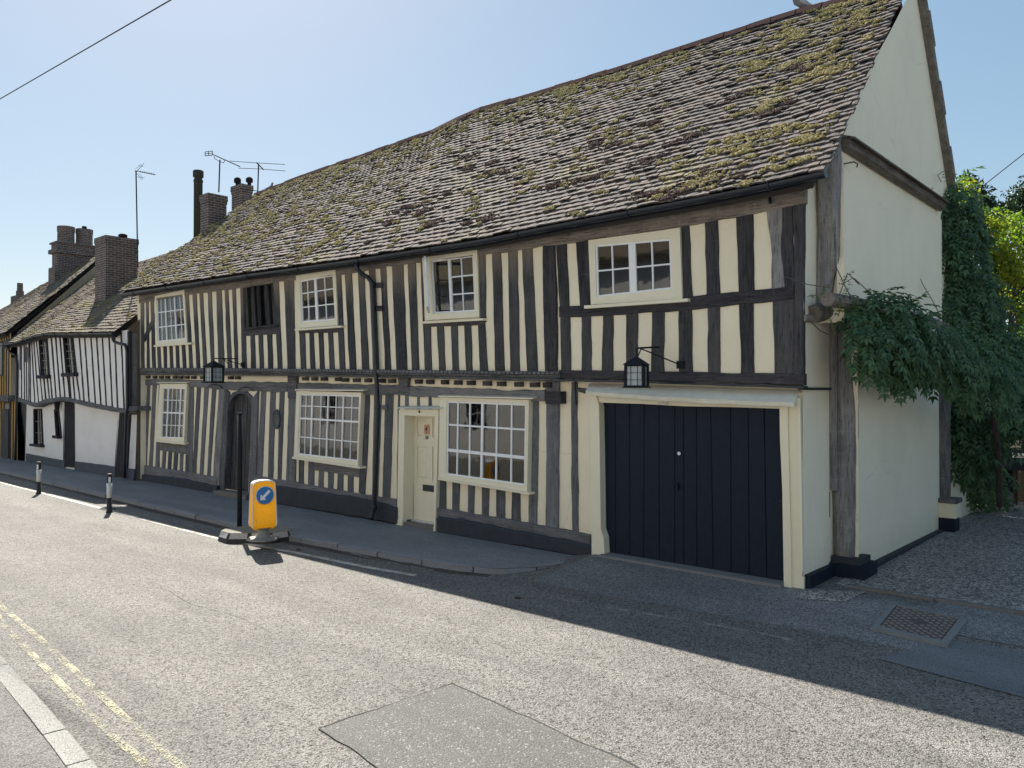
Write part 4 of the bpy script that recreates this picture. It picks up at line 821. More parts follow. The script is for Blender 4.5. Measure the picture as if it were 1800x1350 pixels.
mb = MB(); mb.box((.2, 4.98, .32), (.50, 5.30, .56)); mb.build('pier', 'plaster', H); mb = MB(); mb.box((.17, 4.95, .56), (.52, 5.33, .63)); mb.build('pier_cap', 'post', H); mb = MB(); mb.box((.19, 4.97, -.1), (.48, 5.32, .32)); mb.build('pier_foot', 'navy', H)
mb = MB(); c_ = onX(1483, 288, XG); mb.tube([c_, c_ + V((.12, 0, .0)), c_ + V((.16, .02, -.03)), c_ + V((.14, .04, -.06))], .008, 6); mb.build('iron_hook', 'iron', H)
# far walls of the block so that it is closed
mb = MB(); XL = onY(247, 700, YU).x
mb.poly(yz([(YU, 0), (YU, 4.9), (3.86, 8.5), (7.6, 5), (7.6, 0)], XL + .01)); mb.add([(XL, 7.6, 0), (XG, 7.6, 0), (XG, 7.6, 5), (XL, 7.6, 5)], [(0, 1, 2, 3)]); mb.poly(yz([(5.2, 0), (5.2, 6), (7.6, 4.9), (7.6, 0)], XG - .05)); mb.build('rear_wall', 'gable', H, fix=False)

# ---- roofs
def roof(parent, eave, ridge, mat, gauge=.14, tw=.19, back=None, sag=.03, jit=1.0, seed=1, name='roof', thick=.022, edge=0):
    """eave, ridge: world polylines; individually laid plain tiles over boarding"""
    rnd = random.Random(seed); ne = 60; E = resample(eave, ne); R = resample(ridge, ne)
    def Sf(u, v):
        t = u * (ne - 1); i = min(ne - 2, int(t)); e = E[i].lerp(E[i + 1], t - i); r = R[i].lerp(R[i + 1], t - i); p = e.lerp(r, v)
        s = sag * (noise.noise(V((p.x * .45, v * 2.2, seed))) + .35 * noise.noise(V((p.x * 1.6, v * 7, seed + 3)))) * sin(pi * min(1, max(0, v)) ** .9 if v < 1 else 0)
        return p + V((0, -.5 * s, s))
    Ls = sum((Sf(.5, (i + 1) / 8) - Sf(.5, i / 8)).length for i in range(8)); Lw = sum((b - a).length for a, b in zip(E, E[1:]))
    nr = int(Ls / gauge); nc = int(Lw / tw); mb = MB()
    for i in range(nr):
        v = i / nr; off = .5 * (i % 2) + rnd.uniform(-.1, .1); rowj = noise.noise(V((i * .7, seed, 3))) * .008
        for j in range(-1, nc + 1):
            u0 = (j + off) / nc; u1 = u0 + (.965 + rnd.uniform(-.03, .02)) / nc; u0 = max(-.002 + rnd.uniform(-1, 1) * edge, u0); u1 = min(1.002 + rnd.uniform(-1, 1) * edge, u1)
            if u1 - u0 < .25 / nc: continue
            um = (u0 + u1) / 2; lo = V((rnd.gauss(0, 1), rnd.gauss(0, 1), 0)) * .01 * jit
            vb = v - .25 / nr + rowj * noise.noise(V((i * 2.1, j * .09, seed))) * 3 + rnd.uniform(-.035, .035) / nr * jit; vt = v + 1.15 / nr
            a0, a1, b0_, b1_ = Sf(u0, vb), Sf(u1, vb), Sf(u0, vt), Sf(u1, vt); sl_ = (b0_ - a0).normalized(); nn = (a1 - a0).cross(sl_).normalized()
            if nn.z < 0: nn = -nn
            lift = .027 + rnd.random() ** 4 * .020 * jit; tilt = rnd.uniform(-.004, .004) * jit; th = thick
            A = [a0 + nn * (lift + tilt), a1 + nn * (lift - tilt)]; m_ = (A[0] + A[1]) / 2 + nn * .006
            Bt_ = [b0_ + nn * .0, b1_ + nn * .0]; mt = (Bt_[0] + Bt_[1]) / 2 + nn * .004; dn = nn * -th
            mb.add([A[0], m_, A[1], Bt_[1], mt, Bt_[0], A[0] + dn, m_ + dn, A[1] + dn], [(0, 1, 4, 5), (1, 2, 3, 4), (6, 7, 1, 0), (7, 8, 2, 1), (0, 5, 6), (2, 8, 3)])
    ro = mb.build(name, mat, parent, fix=False)
    mb = MB(); n_ = 40; d = V((0, .03, -.055))
    g0 = [Sf(i / n_, -.004) + d - V((.17 * (i == n_), 0, 0)) for i in range(n_ + 1)]; g1 = [Sf(i / n_, 1) + d - V((.17 * (i == n_), 0, 0)) for i in range(n_ + 1)]; bk = [V((p.x, 2 * p.y - e.y, e.z + .0)) for p, e in zip(g1, g0)] if back is None else [V((p.x, back[0], back[1])) for p in g1]
    mid = [Sf(i / n_, .5) + d - V((.17 * (i == n_), 0, 0)) for i in range(n_ + 1)]; und = [p + V((0, .05, -.10)) for p in g0]; ubk = [p + V((0, -.05, -.10)) for p in bk]; apx = [p + V((0, 0, -.14)) for p in g1]
    L = [g0, mid, g1, bk, ubk, apx, und]; k = len(L); vs = [L[j][i] for i in range(n_ + 1) for j in range(k)]
    mb.add(vs, [(i * k + j, i * k + (j + 1) % k, (i + 1) * k + (j + 1) % k, (i + 1) * k + j) for i in range(n_) for j in range(k)] + [(0, 1, 5, 6), (1, 2, 5), (2, 3, 4, 5)] + [tuple(n_ * k + j for j in f) for f in ((0, 1, 5, 6), (1, 2, 5), (2, 3, 4, 5))])
    mb.build('roof_boarding', 'underlay', ro, fix=False); return ro, Sf
def ico(sub=1):
    bm = bmesh.new(); bmesh.ops.create_icosphere(bm, subdivisions=sub, radius=1); v = [x.co.copy() for x in bm.verts]; f = [tuple(q.index for q in g.verts) for g in bm.faces]; bm.free(); return v, f
IV, IF = ico(2)
IV1, IF1 = ico(1)
def moss(ro, Sf, n, dens, smax, seed=2, mat='moss', name='moss', per=26):
    """patches of many small tufts, drawn out along the courses"""
    rnd = random.Random(seed); mb = MB(); got = 0
    while got < n:
        u, v = rnd.random(), rnd.random() ** .9; p = Sf(u, v)
        if rnd.random() > dens(u, v, p): continue
        got += 1; up_ = (Sf(u, min(1, v + .02)) - Sf(u, v - .0)).normalized(); al = (Sf(min(1, u + .01), v) - Sf(u - .01, v)).normalized(); nn = al.cross(up_).normalized(); nn = nn if nn.z > 0 else -nn
        R = smax * (.4 + .9 * rnd.random() ** 2)
        for _ in range(int(per * (.4 + rnd.random()))):
            a, b = rnd.gauss(0, R * 1.5), rnd.gauss(0, R * .5); s_ = rnd.uniform(.010, .026) * (1.3 - .5 * min(1, abs(a) / R / 2)); q = rnd.random() * 50
            if u * 19 + a > 18.85 or v + b / 5.7 > 1: continue
            c_ = p + al * a + up_ * b + nn * (.030 + .012 * rnd.random())
            mb.add([c_ + (al * x.x * s_ * 1.4 + up_ * x.y * s_ + nn * x.z * s_ * .8) * (1 + .5 * noise.noise(V((x.x * 2 + q, x.y * 2, x.z * 2)))) for x in IV1], IF1)
    return tag(mb.build(name, mat, ro, fix=False), kind='stuff')
eg = [(210, 517.5), (345, 497), (430, 484), (513, 473), (626, 457), (760, 436), (840, 424), (960, 400), (1080, 377), (1194, 356), (1330, 329), (1452, 303)]
# gutter top line in the photo; tiles end just above it
ev = [onY(x, y - 5.5, -.32) for x, y in eg]
rg = [onY(x, y, 3.86) for x, y in [(451, 343), (540, 309), (650, 271), (760, 234), (800, 214), (850, 193), (1000, 150), (1200, 88), (1390, 27), (1480, 3), (1598, -39)]]
main_roof, SfM = roof(H, ev, rg, 'tile', .128, .175, back=(7.9, 4.95), sag=.045, seed=4, edge=.0012, jit=1.3)
main_roof['label'] = 'steep roof of mossy old clay tiles with a sagging ridge'
def dM(u, v, p):
    d = .10 + .55 * max(0, v - .72) * 3 * (u < .82) + .5 * max(0, noise.noise(V((u * 9, v * 3.5, 1.3)))) + .25 * (u < .30)
    if u > .88: d += .6 * max(0, 1 - abs(v - (.93 - (1 - u) * 1.2)) * 4) * .9
    if u > .90 and v < .25: d += .6 * max(0, noise.noise(V((u * 30, v * 7, 4))) + .35)
    if .5 < u < .87 and v < .7: d *= .55
    return d
moss(main_roof, SfM, 1250, dM, .06, 5, per=20)
moss(main_roof, SfM, 60, lambda u, v, p: 1 if (.55 < u < .95 and v < .6 and noise.noise(V((u * 14, v * 6, 9))) > .15) else .02, .085, 9, 'sedum', 'dead_moss', 60)
moss(main_roof, SfM, 34, lambda u, v, p: 1 if (u > .88 and noise.noise(V((u * 34, v * 9, 4))) > .2) else .0, .09, 11, 'moss', 'moss', 60)
mb = MB(); hp = [SfM(1, t) for t in fr(.12, 1, 14)]; hp = [(XG + .004, p.y, p.z - .075) for p in hp]
mb.poly(hp + [(XG + .004, 3.86, 8.2), (XG + .004, .9, 5.1)]); mb.build('gable_head', 'gable', H, fix=False)
mb = MB()     # mortar bedding under the verge tiles
for i in range(24):
    a, b = SfM(.9975, i / 24), SfM(.9975, (i + 1) / 24); d = V((0, .02, -.035)); a = a + d; b = b + d; x1 = V((-.12, 0, 0)); z1 = V((0, .03, -.045 - .012 * noise.noise(V((i * .8, 2, 3)))))
    mb.hexa([a, b, b + z1, a + z1], [q + x1 for q in (a, b, b + z1, a + z1)])
mb.build('verge_mortar', 'concrete', main_roof)
# ridge tiles
mb = MB(); R_ = resample(rg, int(sum((b - a).length for a, b in zip(rg, rg[1:])) / .42))
for a, b in zip(R_, R_[1:]):
    d_ = (b - a) * .03; z_ = V((0, 0, random.uniform(.03, .055))); pr = [(-.13, -.10), (-.09, .0), (0, .045), (.09, 0), (.13, -.10)]
    vs = [a + d_ + z_ + V((0, y, z)) for y, z in pr] + [b - d_ + z_ + V((0, y, z)) for y, z in pr]; mb.add(vs, [(i, i + 1, i + 6, i + 5) for i in range(4)] + [(0, 1, 2, 3, 4), (5, 6, 7, 8, 9)])
mb.build('ridge_tiles', 'ridge', main_roof)
def gutter(parent, px, Y, r, name='gutter', mat='blackpaint', world=None):
    P = world or [onY(x, y, Y) for x, y in px]; P = resample(P, 60); mb = MB(); vs = []; m_ = 8
    for p in P:
        for rr, o in ((r, 0), (r * .86, 0)):
            for j in range(m_ + 1):
                a = pi + pi * j / m_; vs.append(p + V((0, rr * cos(a), rr * sin(a))))
    k = 2 * (m_ + 1)
    for i in range(len(P) - 1):
        for b in (0, m_ + 1): mb_f = [(i * k + b + j, i * k + b + j + 1, (i + 1) * k + b + j + 1, (i + 1) * k + b + j) for j in range(m_)]; mb.f += mb_f; mb.mi += [0] * len(mb_f)
        for j in (0, m_): mb.f.append((i * k + j, (i + 1) * k + j, (i + 1) * k + m_ + 1 + j, i * k + m_ + 1 + j)); mb.mi.append(0)
    mb.v = [tuple(v) for v in vs]
    mb.add([P[-1] + V((0, r * cos(pi + pi * j / m_), r * sin(pi + pi * j / m_))) for j in range(m_ + 1)], [tuple(range(m_ + 1))]); g = mb.build(name, mat, parent, smooth=False)
    mb = MB()
    for i in range(3, 60, 6):
        p = P[i]; mb.tube([p + V((0, (r + .006) * cos(a), (r + .006) * sin(a))) for a in fr(pi, 2 * pi, 8)], .010, 5)
    mb.build('gutter_clip', mat, g); return g
gp = [onY(x, y, -.40) + V((0, 0, .0)) for x, y in eg]
gutter(H, None, 0, .062, world=gp)
mb = MB()     # fascia / soffit shadow board behind the gutter
A = [p + V((0, .10, .03)) for p in gp]; A[0] += V((.3, 0, 0)); A[-1] += V((-.32, 0, 0)); A = resample(A, 30)
for p, q in zip(A, A[1:]): mb.hexa([p, q, q + V((0, 0, -.09)), p + V((0, 0, -.09))], [x + V((0, .03, 0)) for x in (p, q, q + V((0, 0, -.09)), p + V((0, 0, -.09)))])
mb.build('fascia', 'blackpaint', H)
# rafter feet
for x in fr(300, 1400, 22):
    p = onY(x, pl(eg, x) + 5, -.26); mb = MB(); mb.hexa([p + V((-.035, 0, -.05)), p + V((.035, 0, -.05)), p + V((.035, 0, .05)), p + V((-.035, 0, .05))], [q + V((0, .3, .27)) for q in (p + V((-.035, 0, -.05)), p + V((.035, 0, -.05)), p + V((.035, 0, .05)), p + V((-.035, 0, .05)))]); mb.build('rafter_foot', 'rail_dark', H)
mb = MB(); mb.tube([onY(1350, 331, YU - .06), onY(1354, 357, YU - .08)], .018, 6); mb.build('gutter_stay', 'blackpaint', H)
# downpipe
def downpipe(parent, px, Y, r, clips=()):
    mb = MB(); P = [onY(x, y, Yy) for (x, y), Yy in zip(px, Y)]; mb.tube(resample(P, 40), r, 10); dp = mb.build('downpipe', 'blackpaint', parent, smooth=True)
    for (x, y, Yy) in clips: mb = MB(); c_ = onY(x, y, Yy); mb.lathe(c_ - V((0, 0, .035)), [(r * 1.25, 0), (r * 1.35, .01), (r * 1.35, .06), (r * 1.25, .07)], 10); mb.build('pipe_collar', 'blackpaint', dp)
    return dp
downpipe(H, [(627, 462), (627.5, 472), (632, 480), (643, 485), (651, 490), (655, 500), (657, 560), (661, 650), (664, 720), (660, 830), (657.5, 893), (655, 902), (653, 911)], [-.38, -.36, -.3, -.22, -.16, -.14, -.13, -.13, -.13, -.12, -.12, -.14, -.24], .043, [(655, 500, -.14), (661, 655, -.13), (664, 715, -.13), (657.7, 893, -.12)])
for x0, x1, y, h_ in ((658, 671, 501, 9), (658, 672, 542, 9)): timber('pipe_block', [(x0, y - h_ / 2), (x1, y - h_ / 2)], [(x0, y + h_ / 2), (x1, y + h_ / 2)], YU - .05, 'rail_dark', H, wob=.002)
timber('pipe_block', [(668, 712), (679, 712)], [(668, 720), (679, 720)], YL - .06, 'concrete', H, wob=.002)

# ---- chimneys and flue of the main house roof line
def stack(parent, lo, hi, mat='brick', cap=True, courses=3, capw=.045, name='chimney'):
    mb = MB(); mb.box(lo, (hi[0], hi[1], hi[2] - .26 if cap else hi[2])); z = hi[2] - .26
    if cap:
        for i in range(courses): e = capw * (i + 1) / courses * (1 if i < courses - 1 else .6); mb.box((lo[0] - e, lo[1] - e, z + .003), (hi[0] + e, hi[1] + e, z + .26 / courses)); z += .26 / courses
    return mb.build(name, mat, parent)
stack(main_roof, (-19.62, 2.36, 6.2), (-19.12, 2.95, 8.42))
s2 = stack(main_roof, (-20.2, 3.70, 7.3), (-19.58, 4.08, 9.05))
def cowl(parent, x, y, z, r, h): mb = MB(); mb.lathe((x, y, z), [(r * .55, 0), (r * .55, h * .35), (r, h * .45), (r * 1.02, h * .8), (r * .5, h)], 12); return mb.build('chimney_cowl', 'iron', parent, smooth=True)
cowl(s2, -20.05, 3.82, 9.04, .11, .32); cowl(s2, -19.66, 4.02, 9.04, .11, .30)
fb = onY(348, 425, 3.3); mb = MB(); ft = V((fb.x, fb.y, onY(349, 300, 3.3).z)); mb.lathe((fb.x, fb.y, 6.6), [(.14, 0), (.14, ft.z - 7.0), (.155, ft.z - 6.98), (.155, ft.z - 6.92), (.13, ft.z - 6.9), (.13, ft.z - 6.82), (.17, ft.z - 6.81), (.17, ft.z - 6.63), (.16, ft.z - 6.6)], 16)
FLUE = mb

# ---- white cottage
C = thing('white_cottage', 'crooked white cottage with thin black studs, left of the long cream house', 'house', (-23, 0, 0))
FLUE.build('metal_flue', 'flue', C, smooth=True)
YC, YCL = -.35, -.12
def cw(name, px, Y, mat, holes=(), parent=C): mb = MB(); mb.poly([onY(x, y, Y) for x, y in px], [[onY(x, y, Y) for x, y in h] for h in holes]); return mb.build(name, mat, parent, fix=False)
up_top = [(31, 600), (60, 590), (87, 584), (130, 584), (205, 582), (226, 580)]; up_bot = [(31, 702), (60, 711), (80, 701), (120, 700), (150, 706), (190, 714), (224, 722)]
wA = [(70.5, 595), (83, 594), (87.5, 661), (74.5, 660)]; wB = [(113, 592), (128, 592), (135, 657), (118.5, 656)]; wC = [(43, 611), (49, 610), (48, 637), (43.5, 636)]; wD = [(34, 604), (38, 603), (38, 650), (34, 650)]
cw('upper_wall', up_top + up_bot[::-1], YC, 'white', [wA, wB])
lowtop = lambda x: pl([(31, 700), (60, 708), (80, 703), (120, 702), (150, 708), (190, 716), (240, 722)], x); lowbot = lambda x: pl([(31, 806), (45, 810), (113, 820), (160, 826), (206, 834), (240, 840)], x)
d1 = [(113, 706), (129, 706), (130, 822), (113, 820)]; d2 = [(210, 722), (224, 722), (214, 840), (202, 838)]; d0 = [(31, 706), (47, 708), (44, 812), (31, 808)]
lw1 = [(61.5, 721), (73.5, 721), (76, 782), (62, 780)]; lw2 = [(98, 722), (103.5, 722), (108, 766), (101, 766)]
cw('lower_wall', [(x, lowtop(x) - 2) for x in (31, 60, 80, 120, 150, 190, 241)] + [(237, 845), (31, 815)], YCL, 'white', [d1, d2, d0, lw1, lw2])
def grid(px, nu, nv, Y, mat='iron', bw=.02, name='cottage_window', curtain_=None):
    q = [onY(x, y, Y) for x, y in px]; W = (q[1] - q[0]).length; Hh = (q[3] - q[0]).length; mb = MB(); e = .05
    o = [bil(q, -e / W, -e / Hh), bil(q, 1 + e / W, -e / Hh), bil(q, 1 + e / W, 1 + e / Hh), bil(q, -e / W, 1 + e / Hh)]
    mb.prism([sh(p, Y - .04) for p in o], (0, .08, 0), [[sh(p, Y - .04) for p in q]]); fo = mb.build('window', mat, C)
    mb = MB()
    for i in range(1, nu): a, b = i / nu - bw / 2 / W, i / nu + bw / 2 / W; A = [bil(q, a, 0), bil(q, b, 0), bil(q, b, 1), bil(q, a, 1)]; mb.hexa([sh(p, Y) for p in A], [sh(p, Y + .02) for p in A])
    for i in range(1, nv): a, b = i / nv - bw / 2 / Hh, i / nv + bw / 2 / Hh; A = [bil(q, 0, a), bil(q, 1, a), bil(q, 1, b), bil(q, 0, b)]; mb.hexa([sh(p, Y + .002) for p in A], [sh(p, Y + .018) for p in A])
    mb.build('glazing_bars', 'whitepaint' if curtain_ else 'post', fo)
    mb = MB(); mb.hexa([sh(p, Y + .022) for p in q], [sh(p, Y + .025) for p in q]); mb.build('pane', 'glass', fo)
    mb = MB(); mb.add([sh(p, Y + .04) for p in q] + [sh(p, Y + .5) for p in q], [(0, 1, 5, 4), (1, 2, 6, 5), (2, 3, 7, 6), (3, 0, 4, 7), (4, 5, 6, 7)]); mb.build('window_recess', 'room', fo, fix=False)
    a, b = bil(q, -.18, 1), bil(q, 1.18, 1); mb = MB(); mb.box((a.x, Y - .14, min(a.z, b.z) - .07), (b.x, Y, max(a.z, b.z) - .0)); mb.build('sill', mat, fo)
grid(wA, 3, 5, YC, 'stud_cot'); grid(wB, 3, 5, YC, 'stud_cot'); grid(lw1, 2, 3, YCL, 'stud_cot'); grid(lw2, 1, 1, YCL, 'stud_cot')
for px in (wC, wD): cw('dark_opening', px, YC - .012, 'room')
def fz(x): return pl([(31, 602), (60, 592), (87, 586), (130, 586), (226, 582)], x)
def fzb(x): return pl(up_bot, x)
st = [(36.5, 37.5), (41.5, 42.5), (45, 46.5), (50, 50), (52, 53), (54.5, 60.5), (58, 67), (62.5, 74), (67, 80.5)]
for a, b in st: timber('stud', [(a - .6, fz(a)), (b - .6, fzb(b))], [(a + .6, fz(a)), (b + .6, fzb(b))], YC - .02, 'stud_cot', C, wob=.006)
st = [(89, 98), (96.5, 105.5), (104, 113.5), (110.5, 122), (138, 147), (147.5, 156), (158.5, 167), (168.5, 176.5), (178.5, 186), (190.5, 196.5), (200.5, 206), (212, 217.5)]
for a, b in st: timber('stud', [(a - .9, fz(a)), (b - .9, fzb(b))], [(a + .9, fz(a)), (b + .9, fzb(b))], YC - .02, 'stud_cot', C, wob=.008)
for a, b, y0 in ((76.5, 79.5, 664), (82.5, 86, 664), (88, 91, 664), (121, 124, 662), (127.5, 131, 662), (134, 140, 660)): timber('short_stud', [(a - .8, y0), (b - .8, fzb(b))], [(a + .8, y0), (b + .8, fzb(b))], YC - .02, 'stud_cot', C)
timber('corner_stud', [(223.5, 582), (223.5, 720)], [(227, 582), (227, 720)], YC - .03, 'stud_cot', C)
timber('jetty_beam', [(31, 699), (60, 709), (80, 702), (105, 698), (120, 699), (150, 706), (190, 714), (222, 720)], [(31, 705), (60, 716), (80, 709), (105, 704), (120, 706), (150, 714), (190, 722), (222, 727)], YC - .05, 'rail', C, depth=.3, wob=.008)
XE = onY(226, 600, YC).x
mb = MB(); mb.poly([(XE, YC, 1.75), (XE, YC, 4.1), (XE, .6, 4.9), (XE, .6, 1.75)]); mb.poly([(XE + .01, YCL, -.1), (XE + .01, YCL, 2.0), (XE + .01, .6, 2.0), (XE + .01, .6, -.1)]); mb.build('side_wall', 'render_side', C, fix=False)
mb = MB(); mb.box((XE - .02, YC + .03, 1.8), (XE + .035, YC + .22, 3.95)); mb.build('corner_post', 'post', C)
mb = MB(); p = onY(224, 722, YC - .05); mb.hexa([p + V((0, 0, 0)), p + V((.25, .15, 0)), p + V((.25, .55, 0)), p + V((0, .5, 0))], [q + V((0, 0, .12)) for q in (p + V((0, 0, 0)), p + V((.25, .15, 0)), p + V((.25, .55, 0)), p + V((0, .5, 0)))]); mb.build('jetty_return', 'rail', C)
for px, nm in ((d1, 'black_door'), (d2, 'black_door')): mb = MB(); mb.prism([onY(x, y, YCL + .12) for x, y in px], (0, .05, 0)); dd = mb.build(nm, 'navy', C); cw('door_surround', [(px[0][0] - 2, px[0][1] - 1), (px[1][0] + 1, px[1][1] - 1), (px[2][0] + 1, px[2][1]), (px[3][0] - 2, px[3][1])], YCL - .025, 'stud_cot', [px], dd)
mb = MB(); mb.prism([onY(x, y, YCL + .08) for x, y in d0], (0, .05, 0)); mb.build('plank_door', 'door_oak', C)
timber('brown_post', [(222, 724), (213, 840)], [(229, 724), (222, 840)], YCL - .04, 'stud_cot', C)
for A, B in (([(45, 797), (113, 810)], [(45, 815), (113, 824)]), ([(131, 811), (202, 820)], [(131, 828), (202, 842)]), ([(220, 823), (236, 825)], [(218, 846), (234, 852)])): timber('plinth', A, B, YCL - .04, 'greyplinth', C, depth=.08, wob=.004)
mb = MB(); c_ = onY(100.5, 712, YCL - .12); mb.lathe(c_ - V((0, 0, .17)), [(.06, 0), (.09, .22), (.1, .23), (.05, .32), (.01, .36)], 6)
tag(mb.build('porch_lantern', 'iron'), 'small black lantern beside the dark door of the white cottage', 'lantern')
ce = [onY(x, y - 3, -.55) for x, y in [(5, 607), (31, 603), (62, 592), (87, 587), (130, 587), (205, 585)]]
ce = [V((p.x, -.55, p.z)) for p in ce]; ce[-1].x = -18.5
cr = [onY(x, y, 3.5) for x, y in [(150, 487), (180, 477), (245, 460), (300, 443), (340, 424)]]; cr.append(V((-18.6, 3.5, cr[-1].z + .1)))
croof, SfC = roof(C, ce, cr, 'tile_far', .15, .2, back=(7.4, 4.2), sag=.05, seed=8, edge=.004)
moss(croof, SfC, 260, lambda u, v, p: .1 + .7 * (u > .55) * (v > .5), .07, 15)
gutter(C, None, 0, .055, world=[p + V((0, -.07, -.045)) for p in ce])
downpipe(C, [(198, 590), (199, 600), (210, 604), (221, 606), (223, 615), (223.5, 720), (222, 730), (219, 840)], [-.6, -.55, -.48, -.43, -.41, -.41, -.38, -.22], .04)
downpipe(C, [(12, 608), (18, 620), (28, 624), (30, 640), (29, 720), (27, 808)], [-.6, -.5, -.42, -.40, -.40, -.3], .045)
a3 = onX(186, 486, -23.2); b3 = onX(242, 455, -23.2); t3 = onX(186, 413, -23.2)
s3 = stack(croof, (-24.1, a3.y, 5.0), (-23.2, b3.y, t3.z)); cowl(s3, -23.7, lerp(a3.y, b3.y, .72), t3.z, .14, .22)

# ---- ochre house (left edge) with the twin round chimney
O = thing('ochre_house', 'ochre timber framed house with twin round brick flues, at the left edge of the picture', 'house', (-33, 0, 0))
oe = [V((-46, -.5, 4.35)), V((-38, -.5, 4.35)), V((-31, -.5, 4.4)), V((-28.1, -.5, 4.5))]
org = [onY(x, y, 3.86) for x, y in [(-20, 575), (0, 558), (20, 545), (50, 520), (72, 502), (97, 489), (140, 462), (186, 445)]]
oroof, SfO = roof(O, oe, org, 'tile_far', .16, .22, back=(8, 4), sag=.05, seed=12, edge=.003)
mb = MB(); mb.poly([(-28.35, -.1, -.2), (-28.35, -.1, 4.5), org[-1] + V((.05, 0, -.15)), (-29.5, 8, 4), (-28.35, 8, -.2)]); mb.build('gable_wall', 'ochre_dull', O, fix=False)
for Yp, z0, z1, nm in ((-.35, 2.15, 4.45, 'upper_wall'), (-.12, -.2, 2.2, 'lower_wall')):
    mb = MB(); mb.add([(-46, Yp, z0), (-28.15, Yp, z0), (-28.15, Yp, z1), (-46, Yp, z1)], [(0, 1, 2, 3)]); mb.build(nm, 'ochre', O, fix=False)
    x = -28.3; i = 0
    while x > -33:
        mb = MB(); w_ = .09; mb.box((x - w_, Yp - .025, z0), (x + .0, Yp + .02, z1 - .05)); mb.build('stud', 'stud_och', O); x -= .27 + .03 * sin(i * 3); i += 1
mb = MB(); mb.box((-46, -.45, 2.05), (-28.1, -.05, 2.25)); mb.build('jetty_beam', 'rail', O)
for x0, x1, z0, z1, y_ in ((-29.75, -28.95, 2.95, 4.2, -.39), (-32, -31.2, 2.9, 4.1, -.39), (-29.5, -28.9, 1.35, 2.0, -.16), (-31.8, -30.6, .9, 1.95, -.16)):
    mb = MB(); mb.box((x0, y_, z0), (x1, y_ + .06, z1)); wo = mb.build('window', 'stud_och', O)
    mb = MB(); mb.box((x0 + .06, y_ - .006, z0 + .06), (x1 - .06, y_, z1 - .06)); mb.build('pane', 'blackpaint', wo)
mb = MB(); mb.box((-29.75, -.20, -.1), (-28.95, -.1, 1.75)); mb.build('door', 'door_oak', O)
gutter(O, None, 0, .055, world=[p + V((0, -.07, -.03)) for p in oe])
mb = MB(); mb.box((-29.8, -.17, -.1), (-29.79, -.16, 0))
# twin flue stack
Xc = -33.0; bl = onX(101, 500, Xc); br = onX(170, 445, Xc); topb = onX(106, 427, Xc); c1a, c1b = onX(106, 410, Xc), onX(135.7, 410, Xc); c2a, c2b = onX(138.7, 412, Xc), onX(167.7, 412, Xc); ct = onX(120, 397, Xc).z
zb = onX(120, 440, Xc).z; zs = onX(120, 427, Xc).z
mb = MB(); y0, y1 = c1a.y - .02, c2b.y + .02; dx = (c1b.y - c1a.y) / 2
mb.box((Xc - dx * 2, y0 - .08, 5.5), (Xc, y1 + .08, zb - .15)); mb.box((Xc - dx * 2 - .12, y0 - .2, zb - .15), (Xc + .12, y1 + .2, zb + .02))
mb.box((Xc - dx * 2 - .05, y0 - .1, zb + .02), (Xc + .05, y1 + .1, zs - .0)); mb.box((Xc - dx * 2 - .1, y0 - .16, zs - .05), (Xc + .1, y1 + .16, zs + .02)); mb.box((Xc - dx * 2 - .06, y0 - .2, 5.5), (Xc + .06, y1 + .2, onX(110, 470, Xc).z))
for yc in ((c1a.y + c1b.y) / 2, (c2a.y + c2b.y) / 2): mb.lathe((Xc - dx, yc, 0), [(dx * 1.05, zs), (dx, zs + .12), (dx * .98, ct - .25), (dx * 1.03, ct - .2), (dx * 1.03, ct)], 20)
st4 = mb.build('chimney', 'brick', oroof); cowl(st4, Xc - dx, (c2a.y + c2b.y) / 2, ct, .1, .16)
# farther house
Fh_ = thing('distant_house', 'far tiled house whose small chimney shows over the ochre roof', 'house', (-55, 0, 0))
fe = [V((-70, -.5, 4.3)), V((-46.2, -.5, 4.3))]; frr = [V((-70, 3.9, 7.0)), V((-46.2, 3.9, 6.6))]; fro, _ = roof(Fh_, fe, frr, 'tile_far', .3, .35, back=(8, 4), seed=3)
mb = MB(); mb.box((-69.8, -.2, -.2), (-46.1, 7.8, 4.3)); mb.build('wall', 'white', Fh_)
cc = onY(35, 530, 5.5); tz = onY(35, 513, 5.5).z; mb = MB(); mb.box((cc.x - .6, 5.2, 5), (cc.x + .6, 5.9, tz - .25)); mb.lathe((cc.x, 5.5, tz - .25), [(.2, 0), (.2, .3), (.15, .32), (.15, .75)], 10); mb.build('chimney', 'brick', fro)

